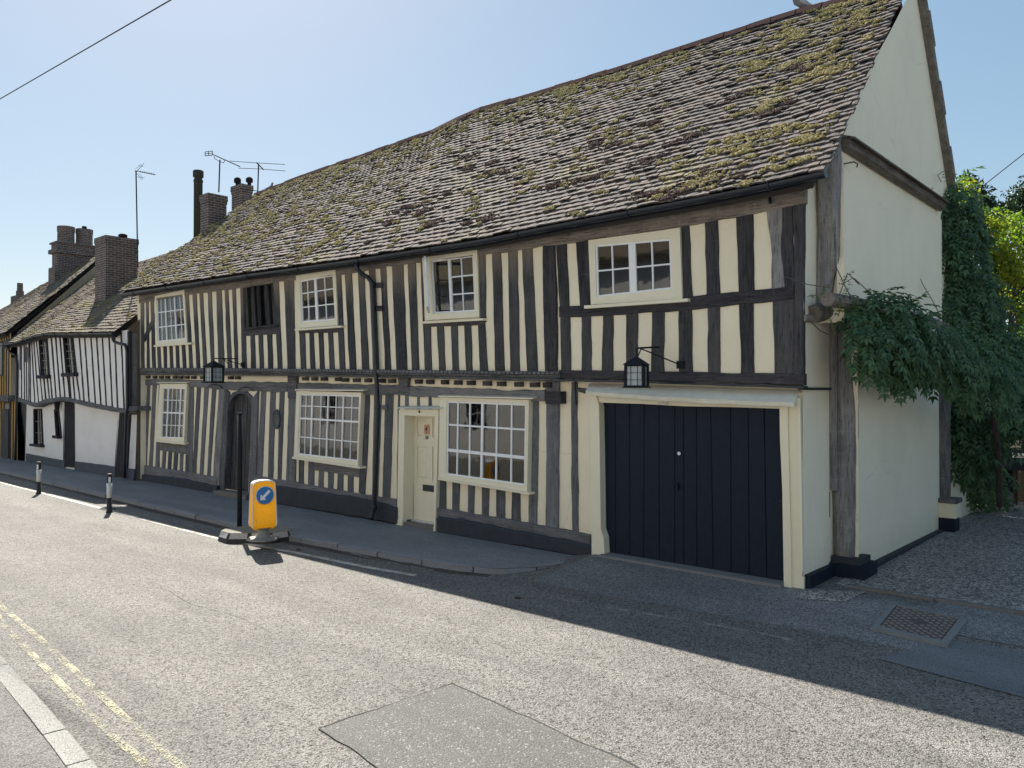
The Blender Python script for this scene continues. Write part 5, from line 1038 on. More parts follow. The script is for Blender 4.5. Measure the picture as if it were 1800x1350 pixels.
# ---- the sunlit row across the street, behind the photographer (seen in the window panes)
OP = thing('opposite_house', 'pale sunlit row of houses across the street that the window panes reflect', 'house', (-12, -11.5, 0))
def opening(x, z, w_, h_): return [(x, -11.2, z), (x + w_, -11.2, z), (x + w_, -11.2, z + h_), (x, -11.2, z + h_)]
ops = [opening(x, z, 1.0, 1.3) for x in range(-38, 12, 3) for z in (.95, 3.5)]
mb = MB(); mb.poly([(-40, -11.2, -.1), (14, -11.2, -.1), (14, -11.2, 6.5), (-40, -11.2, 6.5)], ops); mb.build('wall', 'white', OP, fix=False)
mb = MB(); mb.box((-39.9, -17, 0), (13.9, -11.6, 6.4)); mb.build('room_block', 'room', OP)
mb = MB(); mb.hexa([(-40.3, -10.9, 6.4), (14.3, -10.9, 6.4), (14.3, -14.5, 9.5), (-40.3, -14.5, 9.5)], [(-40.3, -10.9, 6.52), (14.3, -10.9, 6.52), (14.3, -14.5, 9.65), (-40.3, -14.5, 9.65)]); mb.hexa([(-40.3, -18, 6.4), (14.3, -18, 6.4), (14.3, -14.5, 9.5), (-40.3, -14.5, 9.5)], [(-40.3, -18, 6.52), (14.3, -18, 6.52), (14.3, -14.5, 9.65), (-40.3, -14.5, 9.65)]); mb.build('roof', 'tile_far', OP)
for o_ in ops:
    (x, y, z) = o_[0]; mb = MB(); mb.prism([(x - .05, y - .06, z - .05), (x + 1.05, y - .06, z - .05), (x + 1.05, y - .06, z + 1.35), (x - .05, y - .06, z + 1.35)], (0, -.05, 0), [[(x + .06, y - .06, z + .06), (x + .94, y - .06, z + .06), (x + .94, y - .06, z + 1.24), (x + .06, y - .06, z + 1.24)]]); mb.box((x + .48, y - .1, z + .06), (x + .52, y - .07, z + 1.24)); mb.box((x + .06, y - .101, z + .63), (x + .94, y - .069, z + .67)); mb.build('window', 'whitepaint', OP)

# ================================================================ THINGS ON AND BY THE HOUSE
def lantern(top, w_, h_, rot, label, arm, braces):
    t = thing('wall_lantern', label, 'lantern', top, 'black wall lanterns'); T = V(top); R3 = Matrix.Rotation(rot, 3, 'Z')
    f = lambda x, y, z: T + R3 @ V((x, y, z)); zc = -h_ * .26; zb = -h_; a, b = w_ / 2, w_ / 2 * 1.02
    mb = MB(); e = w_ * .60; mb.hexa([f(-e, -e, zc), f(e, -e, zc), f(e, e, zc), f(-e, e, zc)], [f(-.015, -.015, 0), f(.015, -.015, 0), f(.015, .015, 0), f(-.015, .015, 0)]); mb.build('lantern_roof', 'iron', t)
    mb = MB()
    for sx in (-1, 1):
        for sy in (-1, 1): mb.tube([f(sx * a * .92, sy * a * .92, zc), f(sx * b * .92, sy * b * .92, zb + .03)], w_ * .085, 4)
    for z_, e_ in ((zc - .012, a), (zb + .02, b * 1.0)):
        for k in range(4): c0 = [(-1, -1), (1, -1), (1, 1), (-1, 1)][k]; c1 = [(1, -1), (1, 1), (-1, 1), (-1, -1)][k]; mb.tube([f(c0[0] * e_ * .95, c0[1] * e_ * .95, z_), f(c1[0] * e_ * .95, c1[1] * e_ * .95, z_)], w_ * .06, 4)
    mb.hexa([f(-e * 1.05, -e * 1.05, zb), f(e * 1.05, -e * 1.05, zb), f(e * 1.05, e * 1.05, zb), f(-e * 1.05, e * 1.05, zb)], [f(-b, -b, zb + .03), f(b, -b, zb + .03), f(b, b, zb + .03), f(-b, b, zb + .03)]); mb.build('lantern_frame', 'iron', t)
    mb = MB()
    for z_ in (.36, .66):
        zz = lerp(zc, zb, z_)
        for k in range(4): c0 = [(-1.15, -1), (1, -1.15), (1.15, 1), (-1, 1.15)][k]; c1 = [(1.15, -1), (1, 1.15), (-1.15, 1), (-1, -1.15)][k]; mb.tube([f(c0[0] * a, c0[1] * a, zz), f(c1[0] * a, c1[1] * a, zz)], .004, 4)
    for s in (-.35, .35):
        for k in range(4): d = [(s, -1), (1, s), (s, 1), (-1, s)][k]; mb.tube([f(d[0] * a, d[1] * a, zc), f(d[0] * a, d[1] * a, zb + .02)], .004, 4)
    mb.build('lantern_bars', 'iron', t)
    mb = MB(); g = a * .86; mb.hexa([f(-g, -g, zb + .03), f(g, -g, zb + .03), f(g, g, zb + .03), f(-g, g, zb + .03)], [f(-g, -g, zc), f(g, -g, zc), f(g, g, zc), f(-g, g, zc)]); mb.build('lantern_glass', 'frost', t)
    mb = MB(); m0, m1 = arm; mb.tube([m0, m1], .012, 6)
    for p, q in braces: mb.tube([p, q], .009, 6)
    mb.tube([T + V((0, 0, -.01)), V((T.x, T.y, m0.z))], .01, 6); c_ = braces[0][1]; mb.box(c_ + V((-.05, -.0, -.05)), c_ + V((.05, .05, .05))); mb.build('bracket', 'iron', t)
    return t
Tq = onY(1119, 627, -.62); lantern(Tq, .245, .40, radians(18), 'large black square lantern on a bracket over the garage doors', (V((Tq.x, Tq.y, onY(1119, 612, -.62).z)), onY(1158, 610, YU - .03)), [(onY(1127, 613, -.55), onY(1195, 641, YU - .06)), (onY(1127, 613, -.6), onY(1121, 627, -.62))])
Tq = onY(375.8, 634.5, -.95); lantern(Tq, .29, .47, radians(8), 'smaller-looking black lantern on a bracket up left of the arched oak door', (V((Tq.x, Tq.y, onY(376, 630, -.95).z)), onY(417.8, 630.4, YU - .03)), [(onY(392, 631, -.7), onY(425, 641, YU - .06)), (onY(392, 631, -.7), onY(404, 642, YU - .06))])

def bird(loc, s, yaw, label, mats=('feather', 'feather_pale')):
    t = thing('bird', label, 'bird', loc, None); R3 = Matrix.Rotation(yaw, 3, 'Z'); f = lambda x, y, z: V(loc) + R3 @ V((x, y, z)) * s
    mb = MB(); sp = [(-.62, .10), (-.45, .14), (-.25, .24), (0, .36), (.18, .46), (.27, .60), (.30, .74), (.33, .84), (.36, .90)]; rr = [.03, .06, .12, .17, .16, .11, .085, .09, .05]
    mb.tube([f(x, 0, z) for x, z in sp], [r * s for r in rr], 12); mb.build('body', mats[0], t, smooth=True)
    mb = MB(); mb.tube([f(.36, 0, .85), f(.46, 0, .82)], [.025 * s, .004 * s], 6); mb.build('beak', 'iron', t)
    for sy in (-1, 1):
        mb = MB(); mb.tube([f(.12, sy * .13, .42), f(-.1, sy * .16, .33), f(-.35, sy * .1, .2), f(-.5, sy * .04, .12)], [.06 * s, .09 * s, .06 * s, .01 * s], 8, sq=.5); mb.build('wing', mats[1], t, smooth=True)
        mb = MB(); mb.tube([f(-.02, sy * .07, .24), f(.0, sy * .07, 0), f(.08, sy * .07, -.01)], .014 * s, 5); mb.build('leg', 'ridge', t)
bp = onY(1409, 24, 3.86); bird(V((bp.x, 3.86, bp.z + .02)), .42, radians(215), 'grey pigeon perched on the high ridge near the gable end')
bp = onY(472, 339, 3.86); bird(V((bp.x, 3.86, bp.z + .0)), .36, radians(45), 'small bird standing on the ridge right of the brick chimneys')

def rod(mb, a, b, Y, r): mb.tube([onY(*a, Y), onY(*b, Y)], r, 5)
def aerial(label, Y, base, mast, segs, extra=()):
    p = onY(*mast[0], Y); t = thing('tv_aerial', label, 'aerial', p); mb = MB(); rod(mb, mast[0], mast[1], Y, .022); mb.build('mast', 'alu', t); mb = MB()
    for a, b, r in segs: mb.tube([onY(a[0], a[1], Y + (a[2] if len(a) > 2 else 0)), onY(b[0], b[1], Y + (b[2] if len(b) > 2 else 0))], r, 5)
    mb.build('antenna', 'alu', t)
aerial('flat panel yagi aerial on a mast above the left of the two brick chimneys', 2.9, 0, ((384.5, 338), (386.5, 281)),
       [((373, 271), (422, 293), .014), ((360.5, 267), (373.5, 265.5), .012), ((360.5, 267), (360.7, 274), .012), ((373.5, 265.5), (373.7, 272.5), .012), ((360.7, 274), (373.7, 272.5), .012), ((360.6, 270.5), (373.6, 269), .010), ((366.5, 266.5), (367, 273.5), .012),
        ((376, 274), (378, 279.5), .01), ((378, 279.5), (386.5, 284), .01), ((386.5, 284), (393, 286.5), .01), ((393, 286.5), (395, 281.5), .01)] + [((x, y - 1.6, -.12), (x, y + 1.2, .12), .006) for x, y in [(380 + i * 3.3, 274.2 + i * 1.48) for i in range(13)]])
aerial('wide two rod aerial on a mast behind the right of the two brick chimneys', 4.5, 0, ((452.5, 352), (454.5, 288)),
       [((404, 283), (453, 286.5), .010), ((453, 286.5), (500.5, 289), .010), ((419, 295.5), (459, 297), .010), ((459, 297), (501, 300.5), .010), ((451, 286), (463, 298), .02), ((446, 334.5), (455, 336.5), .012), ((446, 341), (455, 342.5), .012)])
aerial('tall thin mast with a comb aerial beside the chimney of the white cottage', a3.y + .9, 0, ((242.3, 470), (239, 300)),
       [((237.5, 300), (273, 307), .014), ((239, 303), (253, 287.5), .008), ((238, 297), (249, 289), .006), ((244, 291), (252, 293), .006), ((239, 303), (249, 316), .008), ((241, 311), (254, 312), .006), ((245, 305), (251, 315), .006)] + [((x, y - 2.2), (x + .6, y + 1.6), .007) for x, y in [(247 + i * 3.2, 301.8 + i * .68) for i in range(8)]] +
       [((239.5, 428), (243.5, 427), .012), ((238, 443), (243.5, 442), .012)])
def wire(label, a, b, r, sag_=.3):
    P = [a.lerp(b, t) - V((0, 0, sag_ * 4 * t * (1 - t))) for t in fr(0, 1, 16)]; mb = MB(); mb.tube(P, r, 5); tag(mb.build('overhead_wire', 'black'), label, 'wire')
wa, wb = onY(0, 174, -3), onY(300, 0, -3); d_ = (wb - wa); wire('black overhead wire crossing the sky at the top left', wa - d_ * 1.2, wb + d_ * 1.2, .012, 0)
wa, wb = onY(1720, 333, 12), onY(1800, 270, 12); d_ = (wb - wa); wire('thin overhead wire in the sky above the trees at the right', wa - d_ * .3, wb + d_ * 3, .011, 0)

# street furniture -------------------------------------------------------
def bollard(loc, h_, rz, label):
    t = thing('bollard', label, 'bollard', (0, 0, 0), 'black and white kerbside bollards'); r = .048
    mb = MB(); mb.lathe((0, 0, 0), [(r * 1.35, 0), (r * 1.3, .02), (r * 1.02, .05), (r, h_ * .38)], 16); mb.build('base', 'rubber', t, smooth=True)
    mb = MB(); mb.lathe((0, 0, 0), [(r * 1.06, h_ * .38), (r * 1.06, h_ * .76)], 16); mb.build('white_sleeve', 'boll_white', t, smooth=True)
    mb = MB(); mb.lathe((0, 0, 0), [(r * .98, h_ * .76), (r * .98, h_ * .93), (r * 1.08, h_ * .935), (r * 1.08, h_ * .985), (r * .8, h_), (.01, h_ + .006)], 16); mb.build('top_band', 'rubber', t)
    mb = MB(); n = 6; vs = []
    for j in range(n + 1):
        a = -.45 + .9 * j / n
        for z_ in (h_ * .775, h_ * .92): vs.append((r * 1.03 * sin(a), -r * 1.03 * cos(a), z_))
    mb.add(vs, [(2 * j, 2 * j + 2, 2 * j + 3, 2 * j + 1) for j in range(n)]); mb.build('reflector', 'signwhite', t, fix=False)
    t.location = loc; t.rotation_euler = (0, 0, rz); return t
ba = onZ(192, 901, ROAD); bollard((ba.x, ba.y, ROAD), .80, radians(75), 'black and white bollard nearer the yellow keep left bollard')
ba = onZ(68, 868, ROAD); bollard((ba.x, ba.y, ROAD), .78, radians(35), 'black and white bollard farthest left, in front of the white cottage')
pp = onZ(421, 936, ROAD); t = thing('black_post', 'plain black steel post behind the yellow keep left bollard', 'post', (pp.x, pp.y, ROAD)); hh = onY(421, 726, pp.y).z
mb = MB(); mb.lathe((pp.x, pp.y, ROAD), [(.042, 0), (.040, hh - ROAD - .01)], 16); mb.build('shaft', 'iron', t, smooth=True); mb = MB(); mb.lathe((pp.x, pp.y, hh - .01), [(.043, 0), (.043, .012), (.03, .018)], 16); mb.build('cap', 'alu', t)
# rubber island under the keep left beacon
ic = onZ(452, 948, ROAD); Lx, Wy, hI = 1.22, .80, .16
isl = thing('rubber_island', 'long black rubber traffic island with white reflective blocks on the road by the kerb', 'traffic island', (ic.x, ic.y, ROAD)); ia = radians(41.9); RI = Matrix.Rotation(ia, 3, 'Z'); B0 = V((ic.x, ic.y, ROAD))
oct0 = [(-Lx / 2, -.14), (-Lx / 2 + .24, -Wy / 2), (Lx / 2 - .24, -Wy / 2), (Lx / 2, -.14), (Lx / 2, .14), (Lx / 2 - .24, Wy / 2), (-Lx / 2 + .24, Wy / 2), (-Lx / 2, .14)]
fI = lambda x, y, z: B0 + RI @ V((x, y, z)); mb = MB(); n = 8; k0, k1 = 1.0, .84
vs = [fI(x, y, 0) for x, y in oct0] + [fI(x * .985, y * .97, hI * .42) for x, y in oct0] + [fI(x * .93, y * k1, hI) for x, y in oct0]
mb.add(vs, [(i, (i + 1) % 8, 8 + (i + 1) % 8, 8 + i) for i in range(8)] + [(8 + i, 8 + (i + 1) % 8, 16 + (i + 1) % 8, 16 + i) for i in range(8)]); mb.build('island_body', 'rubber', isl)
mb = MB(); mb.add([fI(x * .93, y * k1, hI) for x, y in oct0], [tuple(range(8))]); mb.add([fI(x * .925, y * k1 * .99, hI + .004) for x, y in oct0], [tuple(range(8))]); mb.build('island_top', 'greyrubber', isl)
for i in range(8):
    a0, a1 = oct0[i], oct0[(i + 1) % 8]; lo0 = V((*a0, 0)); lo1 = V((*a1, 0)); n_ = 2 if (lo1 - lo0).length > .5 else 1
    for s in range(n_):
        u0, u1 = (s + .07) / n_, (s + .88) / n_; mb = MB()
        def sd(u, v):
            x, y = lerp(a0[0], a1[0], u), lerp(a0[1], a1[1], u); kx, ky = lerp(.985, .93, v), lerp(.97, k1, v); nrm = V((a1[1] - a0[1], -(a1[0] - a0[0]), 0)).normalized(); return (x * kx, y * ky, lerp(hI * .42, hI, v)), nrm
        def Q(u, v, o): (x, y, z), nr = sd(u, v); return fI(x + nr.x * o, y + nr.y * o, z + o)
        mb.hexa([Q(u0, .05, .0), Q(u1, .05, 0), Q(u1, .97, 0), Q(u0, .97, 0)], [Q(u0, .05, .006), Q(u1, .05, .006), Q(u1, .97, .006), Q(u0, .97, .006)]); mb.build('reflective_block', 'reflect', isl)
# the beacon
bc = onZ(462, 948, ROAD + hI); bz = ROAD + hI
bec = thing('keep_left_bollard', 'scuffed yellow traffic bollard with a blue roundel and white arrow pointing down left', 'traffic bollard', (bc.x, bc.y, bz)); ang = radians(62) # broad face turned towards the viewer
ang = math.atan2(CAM.x - bc.x, -(CAM.y - bc.y)) + radians(16); RB = Matrix.Rotation(ang, 3, 'Z'); fB = lambda x, y, z: V((bc.x, bc.y, bz)) + RB @ V((x, y, z))
mb = MB(); mb.tube([fB(0, 0, .0), fB(0, 0, .025), fB(0, 0, .03)], [.25, .25, .22], 8); mb.tube([fB(0, 0, .03), fB(0, 0, .05), fB(0, 0, .09), fB(0, 0, .14), fB(0, 0, .19)], [.17, .12, .085, .08, .14], 14); mb.build('foot', 'beacon_grey', bec)
# profile heights / half widths / half depth
prof = [(.16, .13, .07), (.21, .175, .105), (.25, .185, .115), (.55, .178, .095), (.80, .172, .075), (.86, .168, .07)]
mb = MB(); vs = []
for z_, wx, dy in prof: vs += [fB(-wx, -dy, z_), fB(wx, -dy, z_), fB(wx, dy, z_), fB(-wx, dy, z_)]
mb.add(vs, [(i * 4 + j, i * 4 + (j + 1) % 4, (i + 1) * 4 + (j + 1) % 4, (i + 1) * 4 + j) for i in range(5) for j in range(4)] + [(3, 2, 1, 0)])
arc = [(-.168 * cos(a), .86 + .055 * sin(a)) for a in fr(0, pi, 10)]
mb.add([fB(x, -.07, z_) for x, z_ in arc] + [fB(x, .07, z_) for x, z_ in arc], [tuple(range(11)), tuple(range(11, 22))[::-1]]); mb.build('shell', 'beacon', bec)
mb = MB()
mb.add([fB(x * 1.03, -.078, z_ + .002) for x, z_ in arc] + [fB(x * 1.03, .078, z_ + .002) for x, z_ in arc] + [fB(x * 1.03, -.078, z_ + .022) for x, z_ in arc] + [fB(x * 1.03, .078, z_ + .022) for x, z_ in arc],
       [(i, i + 1, 12 + i, 11 + i) for i in range(10)] + [(22 + i, 23 + i, 34 + i, 33 + i) for i in range(10)] + [(i, i + 1, 23 + i, 22 + i) for i in range(10)] + [(11 + i, 12 + i, 34 + i, 33 + i) for i in range(10)] + [(0, 11, 33, 22), (10, 21, 43, 32)])
for sx in (-1, 1):
    for sy in (-1, 1): mb.tube([fB(sx * wx * 1.0, sy * dy * 1.0, z_) for z_, wx, dy in prof[1:]], .011, 5)
mb.build('pale_edging', 'boll_white', bec)
def disc(r, yo, mat, name, n=32, th=.006):
    mb = MB(); c_ = (.006, .70); vs = [fB(c_[0] + r * cos(2 * pi * j / n), -.086 - yo - .0, c_[1] + r * sin(2 * pi * j / n)) for j in range(n)]; off = fB(0, -th, 0) - fB(0, 0, 0); mb.prism(vs, off); return mb.build(name, mat, bec)
disc(.152, -.002, 'beacon', 'roundel_mount', th=.004); disc(.146, .002, 'signwhite', 'roundel_rim', th=.003); rd = disc(.135, .005, 'blue', 'roundel', th=.003)
ar = [(-.105, 0), (-.035, .062), (-.035, .022), (.10, .022), (.10, -.022), (-.035, -.022), (-.035, -.062)]; ca, sa = cos(radians(45)), sin(radians(45))
mb = MB(); off = fB(0, -.003, 0) - fB(0, 0, 0); mb.prism([fB(.006 + x * ca - z_ * sa, -.0945, .70 + x * sa + z_ * ca) for x, z_ in ar], off); mb.build('arrow', 'signwhite', rd)

# drain cover in the crossing
mh = [onG(1545, 1105), onG(1576, 1068), onG(1686, 1092), onG(1655, 1131)]; mz = .035
mhc = thing('access_cover', 'rusty rectangular chequered iron cover set in the footway at the lower right', 'manhole cover', (mh[0].x, mh[0].y, mh[0].z))
gz_ = lambda p, d=0: V((p.x, p.y, hz(p.x, p.y) + mz + d)); q = [gz_(p) for p in mh]
mb = MB(); qo = [bil(q, -.13, -.1), bil(q, 1.04, -.1), bil(q, 1.04, 1.12), bil(q, -.13, 1.12)]; mb.prism([p - V((0, 0, .004)) for p in qo], (0, 0, -.04), [[p - V((0, 0, .004)) for p in q]]); mb.build('surround', 'concrete', mhc)
mb = MB(); qi = [bil(q, u, v) for u, v in ((.03, .03), (.97, .03), (.97, .97), (.03, .97))]; mb.prism([p - V((0, 0, .012)) for p in qi], (0, 0, -.02))
for i in range(8):
    for j in range(11):
        u, v = (i + .4 + .5 * (j % 2)) / 8.4, (j + .6) / 11.2
        if (u - .5) ** 2 + (v - .5) ** 2 < .016: continue
        a = bil(q, u, v); d1_, d2_ = (q[1] - q[0]) * .038, (q[3] - q[0]) * .05; dz = V((0, 0, -.012)); t_ = V((0, 0, .007))
        A = [a + d1_ + dz, a + d2_ + dz, a - d1_ + dz, a - d2_ + dz]; mb.hexa(A, [a + (p - dz - a) * .8 + dz + t_ for p in A], 1)
mb.build('cover', ['cast_gap', 'cast'], mhc)

# ================================================================ PLANTS
def leafshape(mb, p, d, n_, L, W):
    s = d.cross(n_)
    if s.length < 1e-4: s = V((1, 0, 0))
    s.normalize(); nn = s.cross(d).normalized(); fold = nn * W * .25
    mb.add([p, p + d * L * .4 + s * W / 2 + fold, p + d * L, p + d * L * .4 - s * W / 2 + fold, p + d * L * .45], [(0, 1, 4), (1, 2, 4), (2, 3, 4), (3, 0, 4)])
def rv(rnd): return V((rnd.gauss(0, 1), rnd.gauss(0, 1), rnd.gauss(0, 1))).normalized()
def compound(mb, rnd, p, out, L, nl=6, lw=.030, ll=.075):
    """one wisteria leaf: drooping rachis with paired leaflets"""
    d = (out + V((0, 0, rnd.uniform(-.5, .35)))).normalized(); q = V(p); side = d.cross(V((0, 0, 1))); side = side.normalized() if side.length > .01 else V((1, 0, 0)); st_ = L / nl
    for i in range(nl):
        d = (d + V((0, 0, -.26))).normalized(); q = q + d * st_; up_ = side.cross(d).normalized()
        if i < 1: continue
        for s in (-1, 1): ld = (side * s * .85 + d * .55 + V((0, 0, -.35)) + rv(rnd) * .12).normalized(); leafshape(mb, q, ld, up_, ll * rnd.uniform(.8, 1.15), lw)
    leafshape(mb, q, d, side.cross(d), ll * 1.2, lw)
WX = []
def wis(name_mb, rnd, c, rad, n, L=.30, outb=V((.5, -.6, .1)), ll=.075, lw=.03, nl=6):
    for _ in range(n):
        v = rv(rnd); k = rnd.uniform(.55, 1.05); p = c + V((v.x * rad[0], v.y * rad[1], v.z * rad[2])) * k; compound(name_mb, rnd, p, (v * .6 + outb * .8), L * rnd.uniform(.7, 1.2), nl, lw, ll)
rnd = random.Random(5)
W_ = thing('wisteria', 'dark green wisteria hanging along the jetty of the cream gable wall', 'climbing plant', (.4, 2, 0))
mb = MB()
for x, y, X, r, n in ((1515, 580, .5, (.1, .2, .22), 14), (1550, 545, .6, (.2, .3, .18), 30), (1600, 596, .7, (.22, .4, .22), 36), (1640, 612, .8, (.3, .4, .24), 40), (1535, 555, .55, (.16, .3, .2), 34), (1565, 570, .7, (.25, .4, .26), 60), (1532, 600, .6, (.17, .3, .2), 36), (1555, 625, .6, (.16, .3, .2), 30), (1590, 632, .62, (.14, .3, .2), 24), (1590, 580, .75, (.3, .45, .26), 46), (1630, 600, .8, (.35, .5, .28), 60), (1665, 620, .9, (.4, .5, .3), 60), (1700, 640, 1.0, (.4, .6, .36), 60), (1740, 660, 1.1, (.4, .6, .4), 50),
                      (1520, 530, .5, (.08, .2, .08), 8)): wis(mb, rnd, onX(x, y, X), r, int(n * 1.2), .36, V((.55, -.35, .1)), .105, .044)
mb.build('foliage', 'leaf_w', W_, fix=False)
mb = MB()
for x, y in ((1500, 545), (1520, 580), (1470, 505), (1440, 540), (1500, 515), (1655, 330)): wis(mb, rnd, onX(x, y, .4), (.08, .12, .08), 4, .26, V((.1, -.5, .5)), .05, .022)
yl = mb.build('young_shoots', leafmat('young leaves', (.07, .11, .03), (.14, .16, .05), .4), W_, fix=False); yl['kind'] = 'stuff'
def curl(a, pts, r=.006): mb = MB(); mb.tube(resample([onX(*p_, X_) for p_, X_ in pts], 16), r, 4); mb.build('tendril', 'twig', W_)
curl(0, [((1475, 520), .4), ((1490, 480), .45), ((1510, 500), .5)]); curl(0, [((1480, 500), .4), ((1500, 488), .5), ((1535, 520), .55)]); curl(0, [((1470, 470), .35), ((1484, 500), .4), ((1500, 530), .5)]); curl(0, [((1380, 487), .05), ((1420, 500), .1), ((1460, 506), .3)])
curl(0, [((1618, 490), .3), ((1622, 500), .3), ((1640, 530), .35), ((1655, 560), .4)]); curl(0, [((1602, 540), .3), ((1608, 532), .32), ((1614, 560), .4)]); curl(0, [((1655, 320), .3), ((1648, 308), .34), ((1660, 300), .38), ((1672, 312), .4)]); curl(0, [((1640, 330), .3), ((1632, 340), .3), ((1640, 360), .3)]); curl(0, [((1420, 560), .1), ((1440, 580), .1), ((1455, 588), .1)])
mb = MB(); mb.tube(resample([onX(1757, 890, .8), onX(1755, 800, .9), onX(1745, 720, 1.0), onX(1700, 640, .9), onX(1600, 580, .45), onX(1520, 548, .35)], 20), [.05] * 12 + [.035] * 8, 7); mb.build('stem', 'bark', W_)
# big dark climber mass behind the gable corner
D = thing('dark_climber', 'tall dark mass of wisteria hanging beyond the rear corner of the gable', 'climbing plant', (.8, 7, 0))
mb = MB()
for x, y, Y, r, n in ((1680, 800, 7.5, (.35, .5, .5), 80), (1715, 840, 8, (.4, .5, .3), 50), (1660, 420, 5.9, (.15, .3, .5), 50), (1665, 560, 6.0, (.2, .3, .6), 60), (1670, 680, 6.0, (.22, .3, .5), 60), (1675, 345, 6.0, (.22, .4, .25), 60), (1678, 390, 6.2, (.25, .5, .4), 100), (1686, 450, 6.3, (.26, .6, .45), 110), (1690, 520, 6.4, (.35, .6, .5), 130), (1712, 548, 6.8, (.28, .6, .36), 90), (1720, 600, 6.8, (.42, .6, .4), 110), (1768, 650, 7, (.42, .6, .3), 90), (1700, 700, 6.6, (.42, .6, .5), 130), (1750, 690, 6.6, (.5, .6, .4), 120), (1790, 690, 6.8, (.4, .6, .3), 70), (1700, 770, 6.6, (.3, .5, .35), 70), (1740, 745, 6.6, (.28, .5, .25), 40), (1790, 715, 6.6, (.3, .5, .15), 30), (1740, 640, 6.6, (.4, .5, .3), 70), (1790, 620, 7.2, (.3, .5, .3), 50)):
    wis(mb, rnd, onY(x, y, Y), r, int(n * 1.5), .50, V((.15, -.6, -.1)), .13, .052)
mb.build('foliage', 'leaf_w', D, fix=False)
mb = MB(); mb.tube([onY(1757, 888, 8.3), onY(1756, 760, 8.2), onY(1740, 600, 7.5), onY(1700, 450, 6.9)], [.07, .06, .05, .03], 7); mb.build('trunk', 'bark', D)
def leafcloud(mb, rnd, c, rad, n, L, W, holes=.0):
    for _ in range(n):
        v = rv(rnd); p = c + V((v.x * rad[0], v.y * rad[1], v.z * rad[2])) * (rnd.random() ** .45)
        if noise.noise(p * 1.3) < holes - .25: continue
        leafshape(mb, p, (rv(rnd) + V((0, 0, -.25))).normalized(), rv(rnd), L * rnd.uniform(.6, 1.2), W * rnd.uniform(.7, 1.2))
def tree(label, trunk, blobs, mat, L, W, n, cat='tree', name='broadleaf_tree', seed=1):
    rnd = random.Random(seed); b0 = V(trunk[0]); t = thing(name, label, cat, b0); mb = MB(); mb.tube(resample([V(p) for p in trunk], 8), [.16, .15, .14, .12, .10, .08, .06, .04], 8)
    for c, r in blobs:
        f_ = V(trunk[-1]).lerp(V(trunk[0]), .35); mid = (f_ + V(c)) / 2 + V((0, 0, .2)); mb.tube([f_, mid, V(c)], [.06, .035, .012], 5)
        for _ in range(5): e = V(c) + rv(rnd) * max(r) * .8; mb.tube([V(c).lerp(f_, .2), e], [.018, .005], 4)
    mb.build('trunk', 'bark', t); mb = MB()
    tot = sum(r[0] * r[2] for _, r in blobs)
    for c, r in blobs:
        m_ = int(n * r[0] * r[2] / tot)
        for s in range(max(4, m_ // 40)):
            v = rv(rnd); cc_ = V(c) + V((v.x * r[0], v.y * r[1], v.z * r[2])) * (rnd.random() ** .35) * .85; leafcloud(mb, rnd, cc_, (.24, .24, .17), 40, L, W)
    mb.build('crown', mat, t, fix=False); return t
def bl(*lst): return [(onY(x, y, Y), (r, r * .9, r * .8)) for x, y, Y, r in lst]
g_ = onY(1760, 860, 11)
tree('sunlit light green tree above the drive at the right edge', [(g_.x + 1, 11.5, 0), (g_.x + 1, 11.5, 3), onY(1780, 470, 11)], bl((1790, 420, 11, .8), (1770, 480, 11, .7), (1800, 520, 11, .8), (1760, 420, 11.5, .55), (1740, 450, 10.5, .45), (1820, 450, 11, .9), (1790, 560, 10.5, .6), (1800, 610, 9, .35), (1775, 600, 9.5, .3), (1740, 380, 12, .4)), 'leaf_t', .11, .07, 9000, seed=3)
tree('yellow green shrub catching the sun behind the climber', [(g_.x + .6, 10, 0), (g_.x + .6, 10, 2.5), onY(1750, 560, 10)], bl((1722, 420, 9.5, .4), (1706, 365, 9, .35), (1740, 400, 9.5, .35), (1760, 450, 9.5, .4), (1785, 480, 9.5, .4), (1735, 490, 9.5, .35), (1760, 540, 9.5, .4), (1795, 640, 9, .35), (1780, 560, 9.6, .4), (1695, 330, 9, .22)), 'leaf_y', .09, .055, 6500, name='tall_shrub', seed=4)
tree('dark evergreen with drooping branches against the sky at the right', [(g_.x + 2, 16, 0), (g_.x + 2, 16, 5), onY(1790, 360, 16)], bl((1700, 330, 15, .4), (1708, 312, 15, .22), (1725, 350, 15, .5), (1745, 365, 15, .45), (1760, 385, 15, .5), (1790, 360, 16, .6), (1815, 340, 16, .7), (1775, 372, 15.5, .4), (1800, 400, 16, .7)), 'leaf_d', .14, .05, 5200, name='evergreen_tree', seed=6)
tree('shady dark tree filling the space under the climber at the right edge', [(g_.x + 1.2, 12, 0), (g_.x + 1.2, 12, 2), onY(1790, 700, 12)], bl((1690, 640, 9, .7), (1740, 660, 11, .9), (1800, 660, 11, 1.0), (1700, 780, 10.5, .8), (1760, 740, 12, 1.0), (1680, 560, 9, .6), (1700, 480, 9.5, .6), (1690, 830, 10, .6), (1730, 840, 11.5, .6), (1770, 480, 13, .9), (1830, 740, 12, 1.1)), 'leaf_d', .13, .08, 12000, name='shade_tree', seed=7)
